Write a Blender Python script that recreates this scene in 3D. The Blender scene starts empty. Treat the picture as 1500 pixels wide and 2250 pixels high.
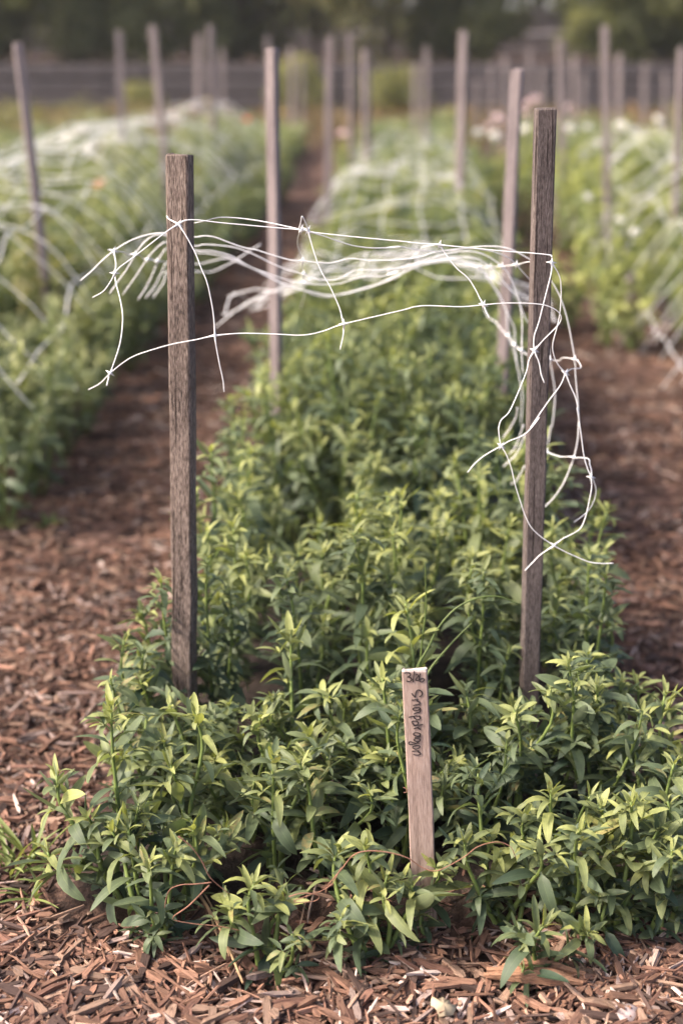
import bpy, math, random
import numpy as np
from mathutils import Vector, Matrix, noise as mnoise

R = math.radians
scene = bpy.context.scene
col = scene.collection

# ------------------------------------------------------------------ camera
PITCH = R(18.8)
FPX, CX, CY, CAMZ = 3125.0, 750.0, 1125.0, 1.0
cam_d = bpy.data.cameras.new('camera')
cam = bpy.data.objects.new('camera', cam_d)
col.objects.link(cam)
cam.location = (0, 0, CAMZ)
cam.rotation_euler = (R(90) - PITCH, 0, 0)
cam_d.lens = 50.0
cam_d.sensor_width = 36.0
cam_d.clip_start = 0.05
cam_d.clip_end = 600.0
cam_d.dof.use_dof = True
cam_d.dof.focus_distance = 1.62
cam_d.dof.aperture_fstop = 2.5
cam_d.dof.aperture_blades = 9
scene.camera = cam

# ------------------------------------------------------------------ world, sun, exposure
SUN_EL, SUN_AZ = R(44), R(-104)          # azimuth measured from +Y (away from camera) towards +X
world = bpy.data.worlds.new('World')
scene.world = world
world.use_nodes = True
wn = world.node_tree
wn.nodes.clear()
sky = wn.nodes.new('ShaderNodeTexSky')
sky.sky_type = 'NISHITA'
sky.sun_disc = False
sky.sun_elevation = SUN_EL
sky.sun_rotation = SUN_AZ
sky.dust_density = 5.0
sky.air_density = 0.7
sky.ozone_density = 0.5
bg = wn.nodes.new('ShaderNodeBackground')
bg.inputs['Strength'].default_value = 0.15
wo = wn.nodes.new('ShaderNodeOutputWorld')
wn.links.new(sky.outputs[0], bg.inputs[0])
wn.links.new(bg.outputs[0], wo.inputs[0])

sun_d = bpy.data.lights.new('sun', 'SUN')
sun_d.energy = 2.5
sun_d.angle = R(8)
sun_d.color = (1.0, 0.88, 0.74)
sun = bpy.data.objects.new('sun', sun_d)
col.objects.link(sun)
sd = Vector((math.sin(SUN_AZ) * math.cos(SUN_EL), math.cos(SUN_AZ) * math.cos(SUN_EL), math.sin(SUN_EL)))
sun.rotation_euler = sd.to_track_quat('Z', 'Y').to_euler()
sun.location = sd * 20

vs = scene.view_settings
vs.view_transform = 'Standard'
vs.look = 'None'
vs.exposure = 1.54
vs.gamma = 1.0
vs.use_curve_mapping = False
scene.cycles.use_denoising = True
scene.cycles.max_bounces = 8
scene.cycles.transparent_max_bounces = 8

# ------------------------------------------------------------------ helpers
TH_C, TH_S = math.cos(PITCH), math.sin(PITCH)

def ray(px, py):
    u, v = (px - CX) / FPX, (py - CY) / FPX
    return Vector((u, TH_C - v * TH_S, -TH_S - v * TH_C))

def at(px, py, Y):
    d = ray(px, py)
    t = Y / d.y
    return Vector((d.x * t, Y, CAMZ + d.z * t))

def on_ground(px, py, z=0.0):
    d = ray(px, py)
    t = (z - CAMZ) / d.z
    return Vector((d.x * t, d.y * t, z))

SLOPE = 0.055                      # the rows run slightly to the right as they recede
def row_x(x0, y):
    return x0 + SLOPE * (y - 1.72)

def put(o, parent=None):
    col.objects.link(o)
    if parent is not None:
        o.parent = parent
    return o

def tag(o, label, cat, group=None):
    o['label'] = label
    o['category'] = cat
    if group:
        o['group'] = group
    return o

def empty(name, loc=(0, 0, 0)):
    o = bpy.data.objects.new(name, None)
    o.empty_display_size = 0.05
    o.location = loc
    return put(o)

def mesh_from(name, verts, faces, mat=None, smooth=False, tint=None, grain=None):
    me = bpy.data.meshes.new(name)
    me.from_pydata([tuple(v) for v in verts] if not isinstance(verts, np.ndarray) else verts.tolist(), [], faces if not isinstance(faces, np.ndarray) else faces.tolist())
    if smooth:
        me.polygons.foreach_set('use_smooth', np.ones(len(me.polygons), dtype=bool))
    if tint is not None:
        a = me.attributes.new('tint', 'FLOAT_COLOR', 'POINT')
        a.data.foreach_set('color', np.asarray(tint, dtype=np.float32).ravel())
    if grain is not None:
        a = me.attributes.new('grain', 'FLOAT_VECTOR', 'POINT')
        a.data.foreach_set('vector', np.asarray(grain, dtype=np.float32).ravel())
    if mat:
        me.materials.append(mat)
    me.update()
    return me

def obj(name, me, parent=None):
    return put(bpy.data.objects.new(name, me), parent)

# ------------------------------------------------------------------ materials
def new_mat(name):
    m = bpy.data.materials.new(name)
    m.use_nodes = True
    nt = m.node_tree
    for n in list(nt.nodes):
        nt.nodes.remove(n)
    out = nt.nodes.new('ShaderNodeOutputMaterial')
    return m, nt, out

def N(nt, kind, **kw):
    n = nt.nodes.new(kind)
    for k, v in kw.items():
        setattr(n, k, v)
    return n

def ramp(nt, stops, interp='LINEAR'):
    n = nt.nodes.new('ShaderNodeValToRGB')
    cr = n.color_ramp
    cr.interpolation = interp
    while len(cr.elements) < len(stops):
        cr.elements.new(0.5)
    for e, (p, c) in zip(cr.elements, stops):
        e.position = p
        e.color = (*c, 1.0) if len(c) == 3 else c
    return n

def bsdf(nt, rough=0.7, spec=0.3):
    b = nt.nodes.new('ShaderNodeBsdfPrincipled')
    b.inputs['Roughness'].default_value = rough
    b.inputs['Specular IOR Level'].default_value = spec
    return b

def mix_rgb(nt, blend, fac, a, b):
    n = nt.nodes.new('ShaderNodeMix')
    n.data_type = 'RGBA'
    n.blend_type = blend
    for sock, v in ((n.inputs[0], fac), (n.inputs[6], a), (n.inputs[7], b)):
        if hasattr(v, 'is_output'):
            nt.links.new(v, sock)
        elif isinstance(v, (int, float)):
            sock.default_value = v
        else:
            sock.default_value = (*v, 1.0)
    return n.outputs[2]

def math_node(nt, op, a, b=None):
    n = nt.nodes.new('ShaderNodeMath')
    n.operation = op
    for i, v in enumerate((a, b)):
        if v is None:
            continue
        if hasattr(v, 'is_output'):
            nt.links.new(v, n.inputs[i])
        else:
            n.inputs[i].default_value = v
    return n.outputs[0]

def noise_tex(nt, vec, scale, detail=4, rough=0.55):
    n = nt.nodes.new('ShaderNodeTexNoise')
    n.inputs['Scale'].default_value = scale
    n.inputs['Detail'].default_value = detail
    n.inputs['Roughness'].default_value = rough
    if vec is not None:
        nt.links.new(vec, n.inputs['Vector'])
    return n

def mapped(nt, scale, coord='Object', rand=True):
    tc = nt.nodes.new('ShaderNodeTexCoord')
    mp = nt.nodes.new('ShaderNodeMapping')
    mp.inputs['Scale'].default_value = scale
    nt.links.new(tc.outputs[coord], mp.inputs['Vector'])
    if rand:
        oi = nt.nodes.new('ShaderNodeObjectInfo')
        k = nt.nodes.new('ShaderNodeVectorMath')
        k.operation = 'SCALE'
        k.inputs[0].default_value = (37.0, 19.0, 53.0)
        nt.links.new(oi.outputs['Random'], k.inputs['Scale'])
        nt.links.new(k.outputs[0], mp.inputs['Location'])
    return mp.outputs[0]

def wood_mat(name, dark, mid, pale, grain=90.0, contrast=(0.36, 0.52, 0.68), stain=0.35, bump=0.5, cracks=1.0):
    m, nt, out = new_mat(name)
    b = bsdf(nt, 0.86, 0.2)
    fine = noise_tex(nt, mapped(nt, (grain * 11.0, grain * 11.0, grain * 1.1)), 1.0, 4, 0.65)
    broad = noise_tex(nt, mapped(nt, (grain * 1.3, grain * 1.3, grain * 0.13)), 1.0, 3, 0.6)
    patch = noise_tex(nt, mapped(nt, (18, 18, 5)), 1.0, 3, 0.5)
    f = math_node(nt, 'MULTIPLY', fine.outputs[0], 0.80)
    g = math_node(nt, 'MULTIPLY', broad.outputs[0], 0.20)
    s = math_node(nt, 'ADD', f, g)
    r = ramp(nt, [(contrast[0], dark), (contrast[1], mid), (contrast[2], pale)])
    nt.links.new(s, r.inputs[0])
    pr = ramp(nt, [(0.35, (1, 1, 1)), (0.72, (1 - stain, 1 - stain * 0.95, 1 - stain * 0.85))])
    nt.links.new(patch.outputs[0], pr.inputs[0])
    c = mix_rgb(nt, 'MULTIPLY', 1.0, r.outputs[0], pr.outputs[0])
    crack = noise_tex(nt, mapped(nt, (grain * 2.6, grain * 2.6, grain * 0.07)), 1.0, 2, 0.4)
    ck = ramp(nt, [(0.62, (1, 1, 1)), (0.66, (0.30, 0.27, 0.26))])
    nt.links.new(crack.outputs[0], ck.inputs[0])
    c = mix_rgb(nt, 'MULTIPLY', cracks, c, ck.outputs[0])
    nt.links.new(c, b.inputs['Base Color'])
    bp = nt.nodes.new('ShaderNodeBump')
    bp.inputs['Strength'].default_value = bump
    bp.inputs['Distance'].default_value = 0.0015
    nt.links.new(s, bp.inputs['Height'])
    nt.links.new(bp.outputs[0], b.inputs['Normal'])
    nt.links.new(b.outputs[0], out.inputs[0])
    return m

M = {}
M['wood_left'] = wood_mat('wood_weathered_brown', (0.024, 0.018, 0.016), (0.150, 0.110, 0.092), (0.31, 0.245, 0.21), 95, (0.38, 0.50, 0.63), 0.25, 0.9)
M['wood_right'] = wood_mat('wood_weathered_dark', (0.034, 0.026, 0.025), (0.112, 0.086, 0.078), (0.25, 0.205, 0.185), 120, (0.34, 0.50, 0.66), 0.3, 0.6)
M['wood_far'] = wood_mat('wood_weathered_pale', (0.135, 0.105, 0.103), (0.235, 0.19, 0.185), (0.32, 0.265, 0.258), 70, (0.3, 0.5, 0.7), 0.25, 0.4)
M['wood_marker'] = wood_mat('wood_marker', (0.13, 0.09, 0.075), (0.33, 0.235, 0.195), (0.45, 0.345, 0.30), 60, (0.26, 0.47, 0.70), 0.30, 0.35, 0.25)
M['timber'] = wood_mat('dark_timber', (0.046, 0.039, 0.041), (0.080, 0.068, 0.070), (0.13, 0.11, 0.11), 20, (0.3, 0.5, 0.7), 0.3, 0.4)

def simple_mat(name, c, rough=0.6, spec=0.3, var=0.0, scale=40, transl=0.0):
    m, nt, out = new_mat(name)
    b = bsdf(nt, rough, spec)
    if var:
        n = noise_tex(nt, mapped(nt, (scale,) * 3), 1.0, 4, 0.6)
        lo = tuple(x * (1 - var) for x in c)
        hi = tuple(min(0.9, x * (1 + var)) for x in c)
        r = ramp(nt, [(0.3, lo), (0.7, hi)])
        nt.links.new(n.outputs[0], r.inputs[0])
        nt.links.new(r.outputs[0], b.inputs['Base Color'])
    else:
        b.inputs['Base Color'].default_value = (*c, 1)
    last = b.outputs[0]
    if transl:
        t = nt.nodes.new('ShaderNodeBsdfTranslucent')
        t.inputs[0].default_value = (*c, 1)
        mx = nt.nodes.new('ShaderNodeMixShader')
        mx.inputs[0].default_value = transl
        nt.links.new(last, mx.inputs[1])
        nt.links.new(t.outputs[0], mx.inputs[2])
        last = mx.outputs[0]
    nt.links.new(last, out.inputs[0])
    return m

M['net'] = simple_mat('white_plastic_net', (0.76, 0.74, 0.74), 0.42, 0.45)
M['ink'] = simple_mat('black_marker_ink', (0.022, 0.016, 0.018), 0.6, 0.2)
M['cut'] = simple_mat('sawn_wood_end', (0.42, 0.35, 0.33), 0.9, 0.1, 0.25, 500)
M['vine'] = simple_mat('dry_brown_vine', (0.22, 0.11, 0.075), 0.8, 0.2, 0.35, 90)
M['straw'] = simple_mat('dry_straw', (0.36, 0.23, 0.13), 0.8, 0.2, 0.3, 90)
M['stone'] = simple_mat('pinkish_stone', (0.33, 0.26, 0.25), 0.85, 0.2, 0.3, 60)
M['deadleaf'] = simple_mat('pale_dead_leaf', (0.50, 0.40, 0.27), 0.8, 0.2, 0.2, 60, 0.2)
M['stem'] = simple_mat('green_stem', (0.15, 0.20, 0.055), 0.5, 0.35, 0.25, 60, 0.12)
M['stem_dark'] = simple_mat('brown_stem', (0.10, 0.085, 0.045), 0.8, 0.2, 0.25, 40)
M['bark'] = simple_mat('tree_bark', (0.07, 0.055, 0.045), 0.9, 0.1, 0.4, 15)

def leaf_mat(name, old, mid, young, transl=0.28, rough=0.48, under=(0.17, 0.20, 0.12), hue=0.35, spec=0.4, vein=True):
    m, nt, out = new_mat(name)
    at_ = nt.nodes.new('ShaderNodeAttribute')
    at_.attribute_name = 'tint'
    sep = nt.nodes.new('ShaderNodeSeparateColor')
    nt.links.new(at_.outputs['Color'], sep.inputs[0])
    oi = nt.nodes.new('ShaderNodeObjectInfo')
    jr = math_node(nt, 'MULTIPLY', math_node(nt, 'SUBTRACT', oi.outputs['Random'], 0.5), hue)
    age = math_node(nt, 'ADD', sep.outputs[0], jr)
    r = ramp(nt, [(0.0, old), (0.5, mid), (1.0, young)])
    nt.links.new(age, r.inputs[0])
    tc = nt.nodes.new('ShaderNodeTexCoord')
    nz = noise_tex(nt, tc.outputs['Object'], 6.0 if name == 'snapdragon_leaf' else 120.0, 3, 0.6)
    nr = ramp(nt, [(0.3, (0.82, 0.82, 0.82)), (0.7, (1.15, 1.15, 1.12))])
    nt.links.new(nz.outputs[0], nr.inputs[0])
    c = mix_rgb(nt, 'MULTIPLY', 1.0, r.outputs[0], nr.outputs[0])
    if vein:   # paler midrib and leaf margin, from the leaf's own cross coordinate (tint.b)
        vr = ramp(nt, [(0.0, (1.35, 1.32, 1.25)), (0.10, (1, 1, 1)), (0.86, (1, 1, 1)), (1.0, (1.5, 1.42, 1.3))])
        nt.links.new(sep.outputs[2], vr.inputs[0])
        c = mix_rgb(nt, 'MULTIPLY', 1.0, c, vr.outputs[0])
    geo = nt.nodes.new('ShaderNodeNewGeometry')
    dry = ramp(nt, [(0.955, (0, 0, 0)), (0.975, (1, 1, 1))])
    nt.links.new(oi.outputs['Random'], dry.inputs[0])
    if vein:
        dn = ramp(nt, [(0.42, (0, 0, 0)), (0.58, (0.75, 0.75, 0.75))])
        nt.links.new(nz.outputs[0], dn.inputs[0])
        c = mix_rgb(nt, 'MIX', math_node(nt, 'MULTIPLY', dry.outputs[0], dn.outputs[0]), c, (0.23, 0.17, 0.075))
    bf = math_node(nt, 'MULTIPLY', geo.outputs['Backfacing'], 0.65)
    c2 = mix_rgb(nt, 'MIX', bf, c, under)
    b = bsdf(nt, rough, spec)
    nt.links.new(c2, b.inputs['Base Color'])
    t = nt.nodes.new('ShaderNodeBsdfTranslucent')
    tcx = mix_rgb(nt, 'MULTIPLY', 1.0, c, (1.5, 1.5, 0.7))
    nt.links.new(tcx, t.inputs[0])
    mx = nt.nodes.new('ShaderNodeMixShader')
    mx.inputs[0].default_value = transl
    nt.links.new(b.outputs[0], mx.inputs[1])
    nt.links.new(t.outputs[0], mx.inputs[2])
    nt.links.new(mx.outputs[0], out.inputs[0])
    return m

M['leaf'] = leaf_mat('snapdragon_leaf', (0.034, 0.060, 0.040), (0.104, 0.136, 0.072), (0.285, 0.305, 0.105), 0.32, 0.56, spec=0.4)  # old tone is leaf age, deepened also to carry shade low in the plants
M['leaf_left'] = leaf_mat('left_bed_leaf', (0.060, 0.090, 0.045), (0.145, 0.172, 0.082), (0.28, 0.29, 0.13))
M['leaf_right'] = leaf_mat('right_bed_leaf', (0.065, 0.095, 0.042), (0.16, 0.19, 0.078), (0.33, 0.345, 0.11))
M['leaf_rust'] = leaf_mat('rust_foliage', (0.08, 0.065, 0.03), (0.17, 0.10, 0.05), (0.26, 0.16, 0.07))
M['leaf_tree'] = leaf_mat('shrub_foliage', (0.095, 0.108, 0.050), (0.165, 0.172, 0.076), (0.25, 0.24, 0.105), 0.5, 0.6, (0.06, 0.07, 0.035), 0.5, 0.25, False)
M['leaf_tree_b'] = leaf_mat('olive_foliage', (0.095, 0.095, 0.042), (0.165, 0.155, 0.066), (0.26, 0.23, 0.10), 0.4, 0.6, (0.09, 0.09, 0.045), 0.5, 0.25, False)
M['grass'] = leaf_mat('grass_blade', (0.07, 0.10, 0.03), (0.15, 0.19, 0.06), (0.26, 0.28, 0.10), 0.25, 0.5)
M['petal_white'] = simple_mat('white_petal', (0.80, 0.78, 0.72), 0.6, 0.2, 0, 0, 0.3)
M['petal_pink'] = simple_mat('pink_petal', (0.76, 0.60, 0.60), 0.6, 0.2, 0, 0, 0.3)
M['petal_peach'] = simple_mat('peach_petal', (0.78, 0.52, 0.33), 0.6, 0.2, 0, 0, 0.3)
M['petal_red'] = simple_mat('salmon_petal', (0.72, 0.17, 0.11), 0.6, 0.2, 0, 0, 0.3)
M['petal_yellow'] = simple_mat('yellow_petal', (0.62, 0.50, 0.16), 0.6, 0.2, 0, 0, 0.3)

def chip_mat(name):
    m, nt, out = new_mat(name)
    a = nt.nodes.new('ShaderNodeAttribute')
    a.attribute_name = 'tint'
    g = nt.nodes.new('ShaderNodeAttribute')
    g.attribute_name = 'grain'
    mp = nt.nodes.new('ShaderNodeMapping')
    mp.inputs['Scale'].default_value = (70.0, 900.0, 900.0)
    nt.links.new(g.outputs['Vector'], mp.inputs['Vector'])
    nz = noise_tex(nt, mp.outputs[0], 1.0, 4, 0.65)
    r = ramp(nt, [(0.30, (0.42, 0.38, 0.37)), (0.48, (0.95, 0.95, 0.95)), (0.62, (1.2, 1.2, 1.2)), (0.78, (1.6, 1.6, 1.58))])
    nt.links.new(nz.outputs[0], r.inputs[0])
    c = mix_rgb(nt, 'MULTIPLY', 1.0, a.outputs['Color'], r.outputs[0])
    b = bsdf(nt, 0.8, 0.25)
    nt.links.new(c, b.inputs['Base Color'])
    bp = nt.nodes.new('ShaderNodeBump')
    bp.inputs['Strength'].default_value = 0.6
    bp.inputs['Distance'].default_value = 0.002
    nt.links.new(nz.outputs[0], bp.inputs['Height'])
    nt.links.new(bp.outputs[0], b.inputs['Normal'])
    nt.links.new(b.outputs[0], out.inputs[0])
    return m
M['chip'] = chip_mat('wood_chip')

def ground_mat():
    m, nt, out = new_mat('mulch_and_soil')
    a = nt.nodes.new('ShaderNodeAttribute')
    a.attribute_name = 'tint'            # r = bed soil share
    sep = nt.nodes.new('ShaderNodeSeparateColor')
    nt.links.new(a.outputs['Color'], sep.inputs[0])
    tc = nt.nodes.new('ShaderNodeTexCoord')
    n1 = noise_tex(nt, tc.outputs['Object'], 55.0, 5, 0.7)
    v = nt.nodes.new('ShaderNodeTexVoronoi')
    v.inputs['Scale'].default_value = 45.0
    nt.links.new(tc.outputs['Object'], v.inputs['Vector'])
    vs_ = nt.nodes.new('ShaderNodeSeparateColor')
    nt.links.new(v.outputs['Color'], vs_.inputs[0])
    mr = ramp(nt, [(0.0, (0.030, 0.018, 0.014)), (0.45, (0.075, 0.042, 0.032)), (0.8, (0.14, 0.08, 0.06)), (1.0, (0.26, 0.17, 0.14))])
    nt.links.new(vs_.outputs[0], mr.inputs[0])
    nr = ramp(nt, [(0.3, (0.5, 0.48, 0.47)), (0.7, (1.25, 1.22, 1.2))])
    nt.links.new(n1.outputs[0], nr.inputs[0])
    mulch = mix_rgb(nt, 'MULTIPLY', 1.0, mr.outputs[0], nr.outputs[0])
    sr = ramp(nt, [(0.3, (0.010, 0.008, 0.007)), (0.7, (0.045, 0.032, 0.027))])
    nt.links.new(n1.outputs[0], sr.inputs[0])
    c = mix_rgb(nt, 'MIX', sep.outputs[0], mulch, sr.outputs[0])
    b = bsdf(nt, 0.92, 0.15)
    nt.links.new(c, b.inputs['Base Color'])
    bp = nt.nodes.new('ShaderNodeBump')
    bp.inputs['Strength'].default_value = 0.9
    bp.inputs['Distance'].default_value = 0.012
    nt.links.new(n1.outputs[0], bp.inputs['Height'])
    nt.links.new(bp.outputs[0], b.inputs['Normal'])
    nt.links.new(b.outputs[0], out.inputs[0])
    return m
M['ground'] = ground_mat()

# ------------------------------------------------------------------ ground
BEDS = ((-1.68, -0.86), (-0.37, 0.43), (0.88, 1.75), (-2.95, -2.1), (2.2, 3.0))
BED_FRONT = 1.37
def bed_share(x, y):
    x0 = x - SLOPE * (y - 1.72)
    s = 0.0
    for a, b in BEDS:
        f = min(x0 - a, b - x0, y - BED_FRONT) / 0.10
        s = max(s, min(1.0, max(0.0, f)))
    if y > 15.5:
        s *= max(0.0, 1 - (y - 15.5))
    return s

def ground_z(x, y):
    if abs(x) > 8 or y > 15 or y < -3:
        return 0.0
    n = mnoise.noise(Vector((x * 2.1, y * 2.1, 0.0))) * 0.012 + mnoise.noise(Vector((x * 9, y * 9, 3.0))) * 0.006
    return n + 0.035 * bed_share(x, y)

def axis(fine0, fine1, step, lo, hi):
    v = list(np.arange(fine0, fine1 + 1e-6, step))
    g, x = step, fine1
    while x < hi:
        g *= 1.35
        x += g
        v.append(min(x, hi))
    g, x = step, fine0
    while x > lo:
        g *= 1.35
        x -= g
        v.insert(0, max(x, lo))
    return v

def build_ground():
    xs = axis(-2.6, 2.6, 0.035, -250, 250)
    ys = axis(0.5, 7.0, 0.035, -60, 400)
    verts, tint = [], []
    for y in ys:
        for x in xs:
            verts.append((x, y, ground_z(x, y)))
            s = bed_share(x, y) if (abs(x) < 5 and y < 17) else 0.0
            tint.append((s, 0, 0, 1))
    nx = len(xs)
    faces = [(j * nx + i, j * nx + i + 1, (j + 1) * nx + i + 1, (j + 1) * nx + i) for j in range(len(ys) - 1) for i in range(nx - 1)]
    o = obj('ground', mesh_from('ground', verts, faces, M['ground'], True, tint))
    o['kind'] = 'structure'
    return o
build_ground()

def box_verts(sx, sy, sz, jit, rng):
    v = []
    for z in (-0.5, 0.5):
        for y in (-0.5, 0.5):
            for x in (-0.5, 0.5):
                v.append((x * sx + rng.uniform(-jit, jit) * sx, y * sy + rng.uniform(-jit, jit) * sy, z * sz + rng.uniform(-jit, jit) * sz))
    return v
BOX_F = [(0, 2, 3, 1), (4, 5, 7, 6), (0, 1, 5, 4), (2, 6, 7, 3), (0, 4, 6, 2), (1, 3, 7, 5)]

# terraces and timber walls behind the garden
def terrace(name, y0, y1, z):
    o = obj(name, mesh_from(name, [(-60, y0, z), (60, y0, z), (60, y1, z), (-60, y1, z)], [(0, 1, 2, 3)], M['ground'], False, [(0.4, 0, 0, 1)] * 4))
    o['kind'] = 'structure'
terrace('lower_terrace', 16.62, 22.0, 0.60)
terrace('upper_terrace', 22.12, 90.0, 1.26)

def timber_wall(label, y, z0, courses, hgt, x_range, seed):
    rng = random.Random(seed)
    w = empty('timber_wall', (0, y, z0))
    tag(w, label, 'retaining wall')
    for c in range(courses):
        x = x_range[0] - rng.uniform(0, 1.2)
        while x < x_range[1]:
            L = rng.uniform(2.2, 2.6)
            v = np.array(box_verts(L - 0.012, 0.15, hgt - 0.026, 0.0, rng))
            v[:, 1] += rng.uniform(-0.012, 0.012)
            v[:, 2] += rng.uniform(-0.003, 0.003)
            o = obj('timber', mesh_from('timber', v, BOX_F, M['timber']), w)
            o.location = (x + L / 2, 0.0, (c + 0.5) * hgt)
            bev = o.modifiers.new('bevel', 'BEVEL')
            bev.width = 0.012
            bev.segments = 2
            x += L
    return w
timber_wall('low dark timber retaining wall across the far end of the garden', 16.55, -0.02, 4, 0.162, (-14, 14), 1)
timber_wall('upper dark timber retaining wall showing between the shrubs at right', 22.05, 0.58, 4, 0.175, (-16, 16), 2)

# ------------------------------------------------------------------ tubes
def catmull(pts, sub):
    P = [Vector(p) for p in pts]
    if len(P) < 3:
        return [P[0].lerp(P[1], i / sub) for i in range(sub + 1)]
    out = []
    ext = [P[0] * 2 - P[1]] + P + [P[-1] * 2 - P[-2]]
    for i in range(1, len(ext) - 2):
        p0, p1, p2, p3 = ext[i - 1:i + 3]
        for k in range(sub):
            t = k / sub
            out.append(0.5 * ((2 * p1) + (p2 - p0) * t + (2 * p0 - 5 * p1 + 4 * p2 - p3) * t * t + (3 * p1 - p0 - 3 * p2 + p3) * t ** 3))
    out.append(P[-1])
    return out

def tube_geo(pts, radii, sides=5, flat=None):
    """verts, faces of a tube along pts; flat=(normal, thickness) makes a ribbon lying on a face"""
    verts, faces = [], []
    n = len(pts)
    ref = Vector((0.31, 0.2, 0.93)).normalized()
    prev = None
    for i, p in enumerate(pts):
        d = (pts[min(i + 1, n - 1)] - pts[max(i - 1, 0)])
        d = d.normalized() if d.length > 1e-9 else Vector((0, 0, 1))
        if flat:
            b = flat[0]
            a = d.cross(b).normalized()
        else:
            base = prev if prev is not None else ref
            a = base - d * base.dot(d)
            if a.length < 1e-4:
                a = d.orthogonal()
            a.normalize()
            prev = a
            b = d.cross(a)
        r = radii[i] if hasattr(radii, '__len__') else radii
        for k in range(sides):
            t = 2 * math.pi * k / sides
            if flat:
                verts.append(p + a * (math.cos(t) * r) + b * (math.sin(t) * flat[1]))
            else:
                verts.append(p + a * (math.cos(t) * r) + b * (math.sin(t) * r))
    for i in range(n - 1):
        for k in range(sides):
            k2 = (k + 1) % sides
            faces.append((i * sides + k, i * sides + k2, (i + 1) * sides + k2, (i + 1) * sides + k))
    faces.append(tuple(range(sides - 1, -1, -1)))
    faces.append(tuple((n - 1) * sides + k for k in range(sides)))
    return verts, faces

# ------------------------------------------------------------------ leaves
def leaf_geo(L, W, curl, fold, rows, age, rng, shape=0.85, twist=0.0):
    """leaf along +Y from the origin, normal +Z. returns verts, faces, tint"""
    verts, tint = [], []
    y = z = 0.0
    prev = 0.0
    rnd = rng.random()
    for j, t in enumerate(rows):
        ang = -curl * t
        st = t - prev
        y += math.cos(ang) * st * L
        z += math.sin(ang) * st * L
        prev = t
        w = 0.5 * W * max(0.02, math.sin(math.pi * min(1.0, t ** shape)) ** 0.58)
        if t < 0.12:
            w = 0.5 * W * 0.16
        tw = twist * t
        for s in (-1, 0, 1):
            lift = fold * w * abs(s)
            vx, vz = s * w, lift
            verts.append((vx * math.cos(tw) - vz * math.sin(tw), y - math.sin(ang) * 0, z + vx * math.sin(tw) + vz * math.cos(tw)))
            tint.append((age, rnd, abs(s), 1))
    faces = []
    for j in range(len(rows) - 1):
        a, b = j * 3, (j + 1) * 3
        faces += [(a, a + 1, b + 1, b), (a + 1, a + 2, b + 2, b + 1)]
    return verts, faces, tint

ROWS_FINE = (0.0, 0.10, 0.26, 0.44, 0.62, 0.80, 0.92, 1.0)
ROWS_MED = (0.0, 0.2, 0.5, 0.8, 1.0)
lr = random.Random(5)
# unit-length templates: (narrow .. broad) x (old, mid, young)
TEMPL = []
for age in (0.12, 0.34, 0.56, 0.88):
    row = []
    for (w, curl, fold, shp, tw) in ((0.23, 1.0, 0.35, 0.85, 0.5), (0.27, 0.6, 0.45, 0.9, -0.5), (0.29, 1.6, 0.35, 0.8, 0.3), (0.37, 0.9, 0.25, 0.95, -0.2), (0.24, 0.25, 0.55, 0.85, 0.7), (0.31, 2.0, 0.4, 0.9, -0.3), (0.28, -0.3, 0.4, 0.9, 0.2), (0.25, 1.3, 0.5, 0.8, -0.6)):
        w *= 0.86
        vf, ff, tf = leaf_geo(1.0, w, curl, fold, ROWS_FINE, age, lr, shp, tw)
        vm, fm, tm = leaf_geo(1.0, w, curl, fold, ROWS_MED, age, lr, shp, tw)
        row.append(dict(me=mesh_from('leaf', vf, ff, M['leaf'], True, tf), v=np.array(vm), f=np.array(fm), t=np.array(tm)))
    TEMPL.append(row)
LEAF_KINDS = len(TEMPL[0])

def leaf_matrix(pos, d, up, L, roll=0.0):
    d = d.normalized()
    n = up - d * up.dot(d)
    if n.length < 1e-3:
        n = d.orthogonal()
    n.normalize()
    if roll:
        n = Matrix.Rotation(roll, 3, d) @ n
    x = d.cross(n)
    return Matrix(((x.x * L, d.x * L, n.x * L, pos.x), (x.y * L, d.y * L, n.y * L, pos.y), (x.z * L, d.z * L, n.z * L, pos.z), (0, 0, 0, 1)))

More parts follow.
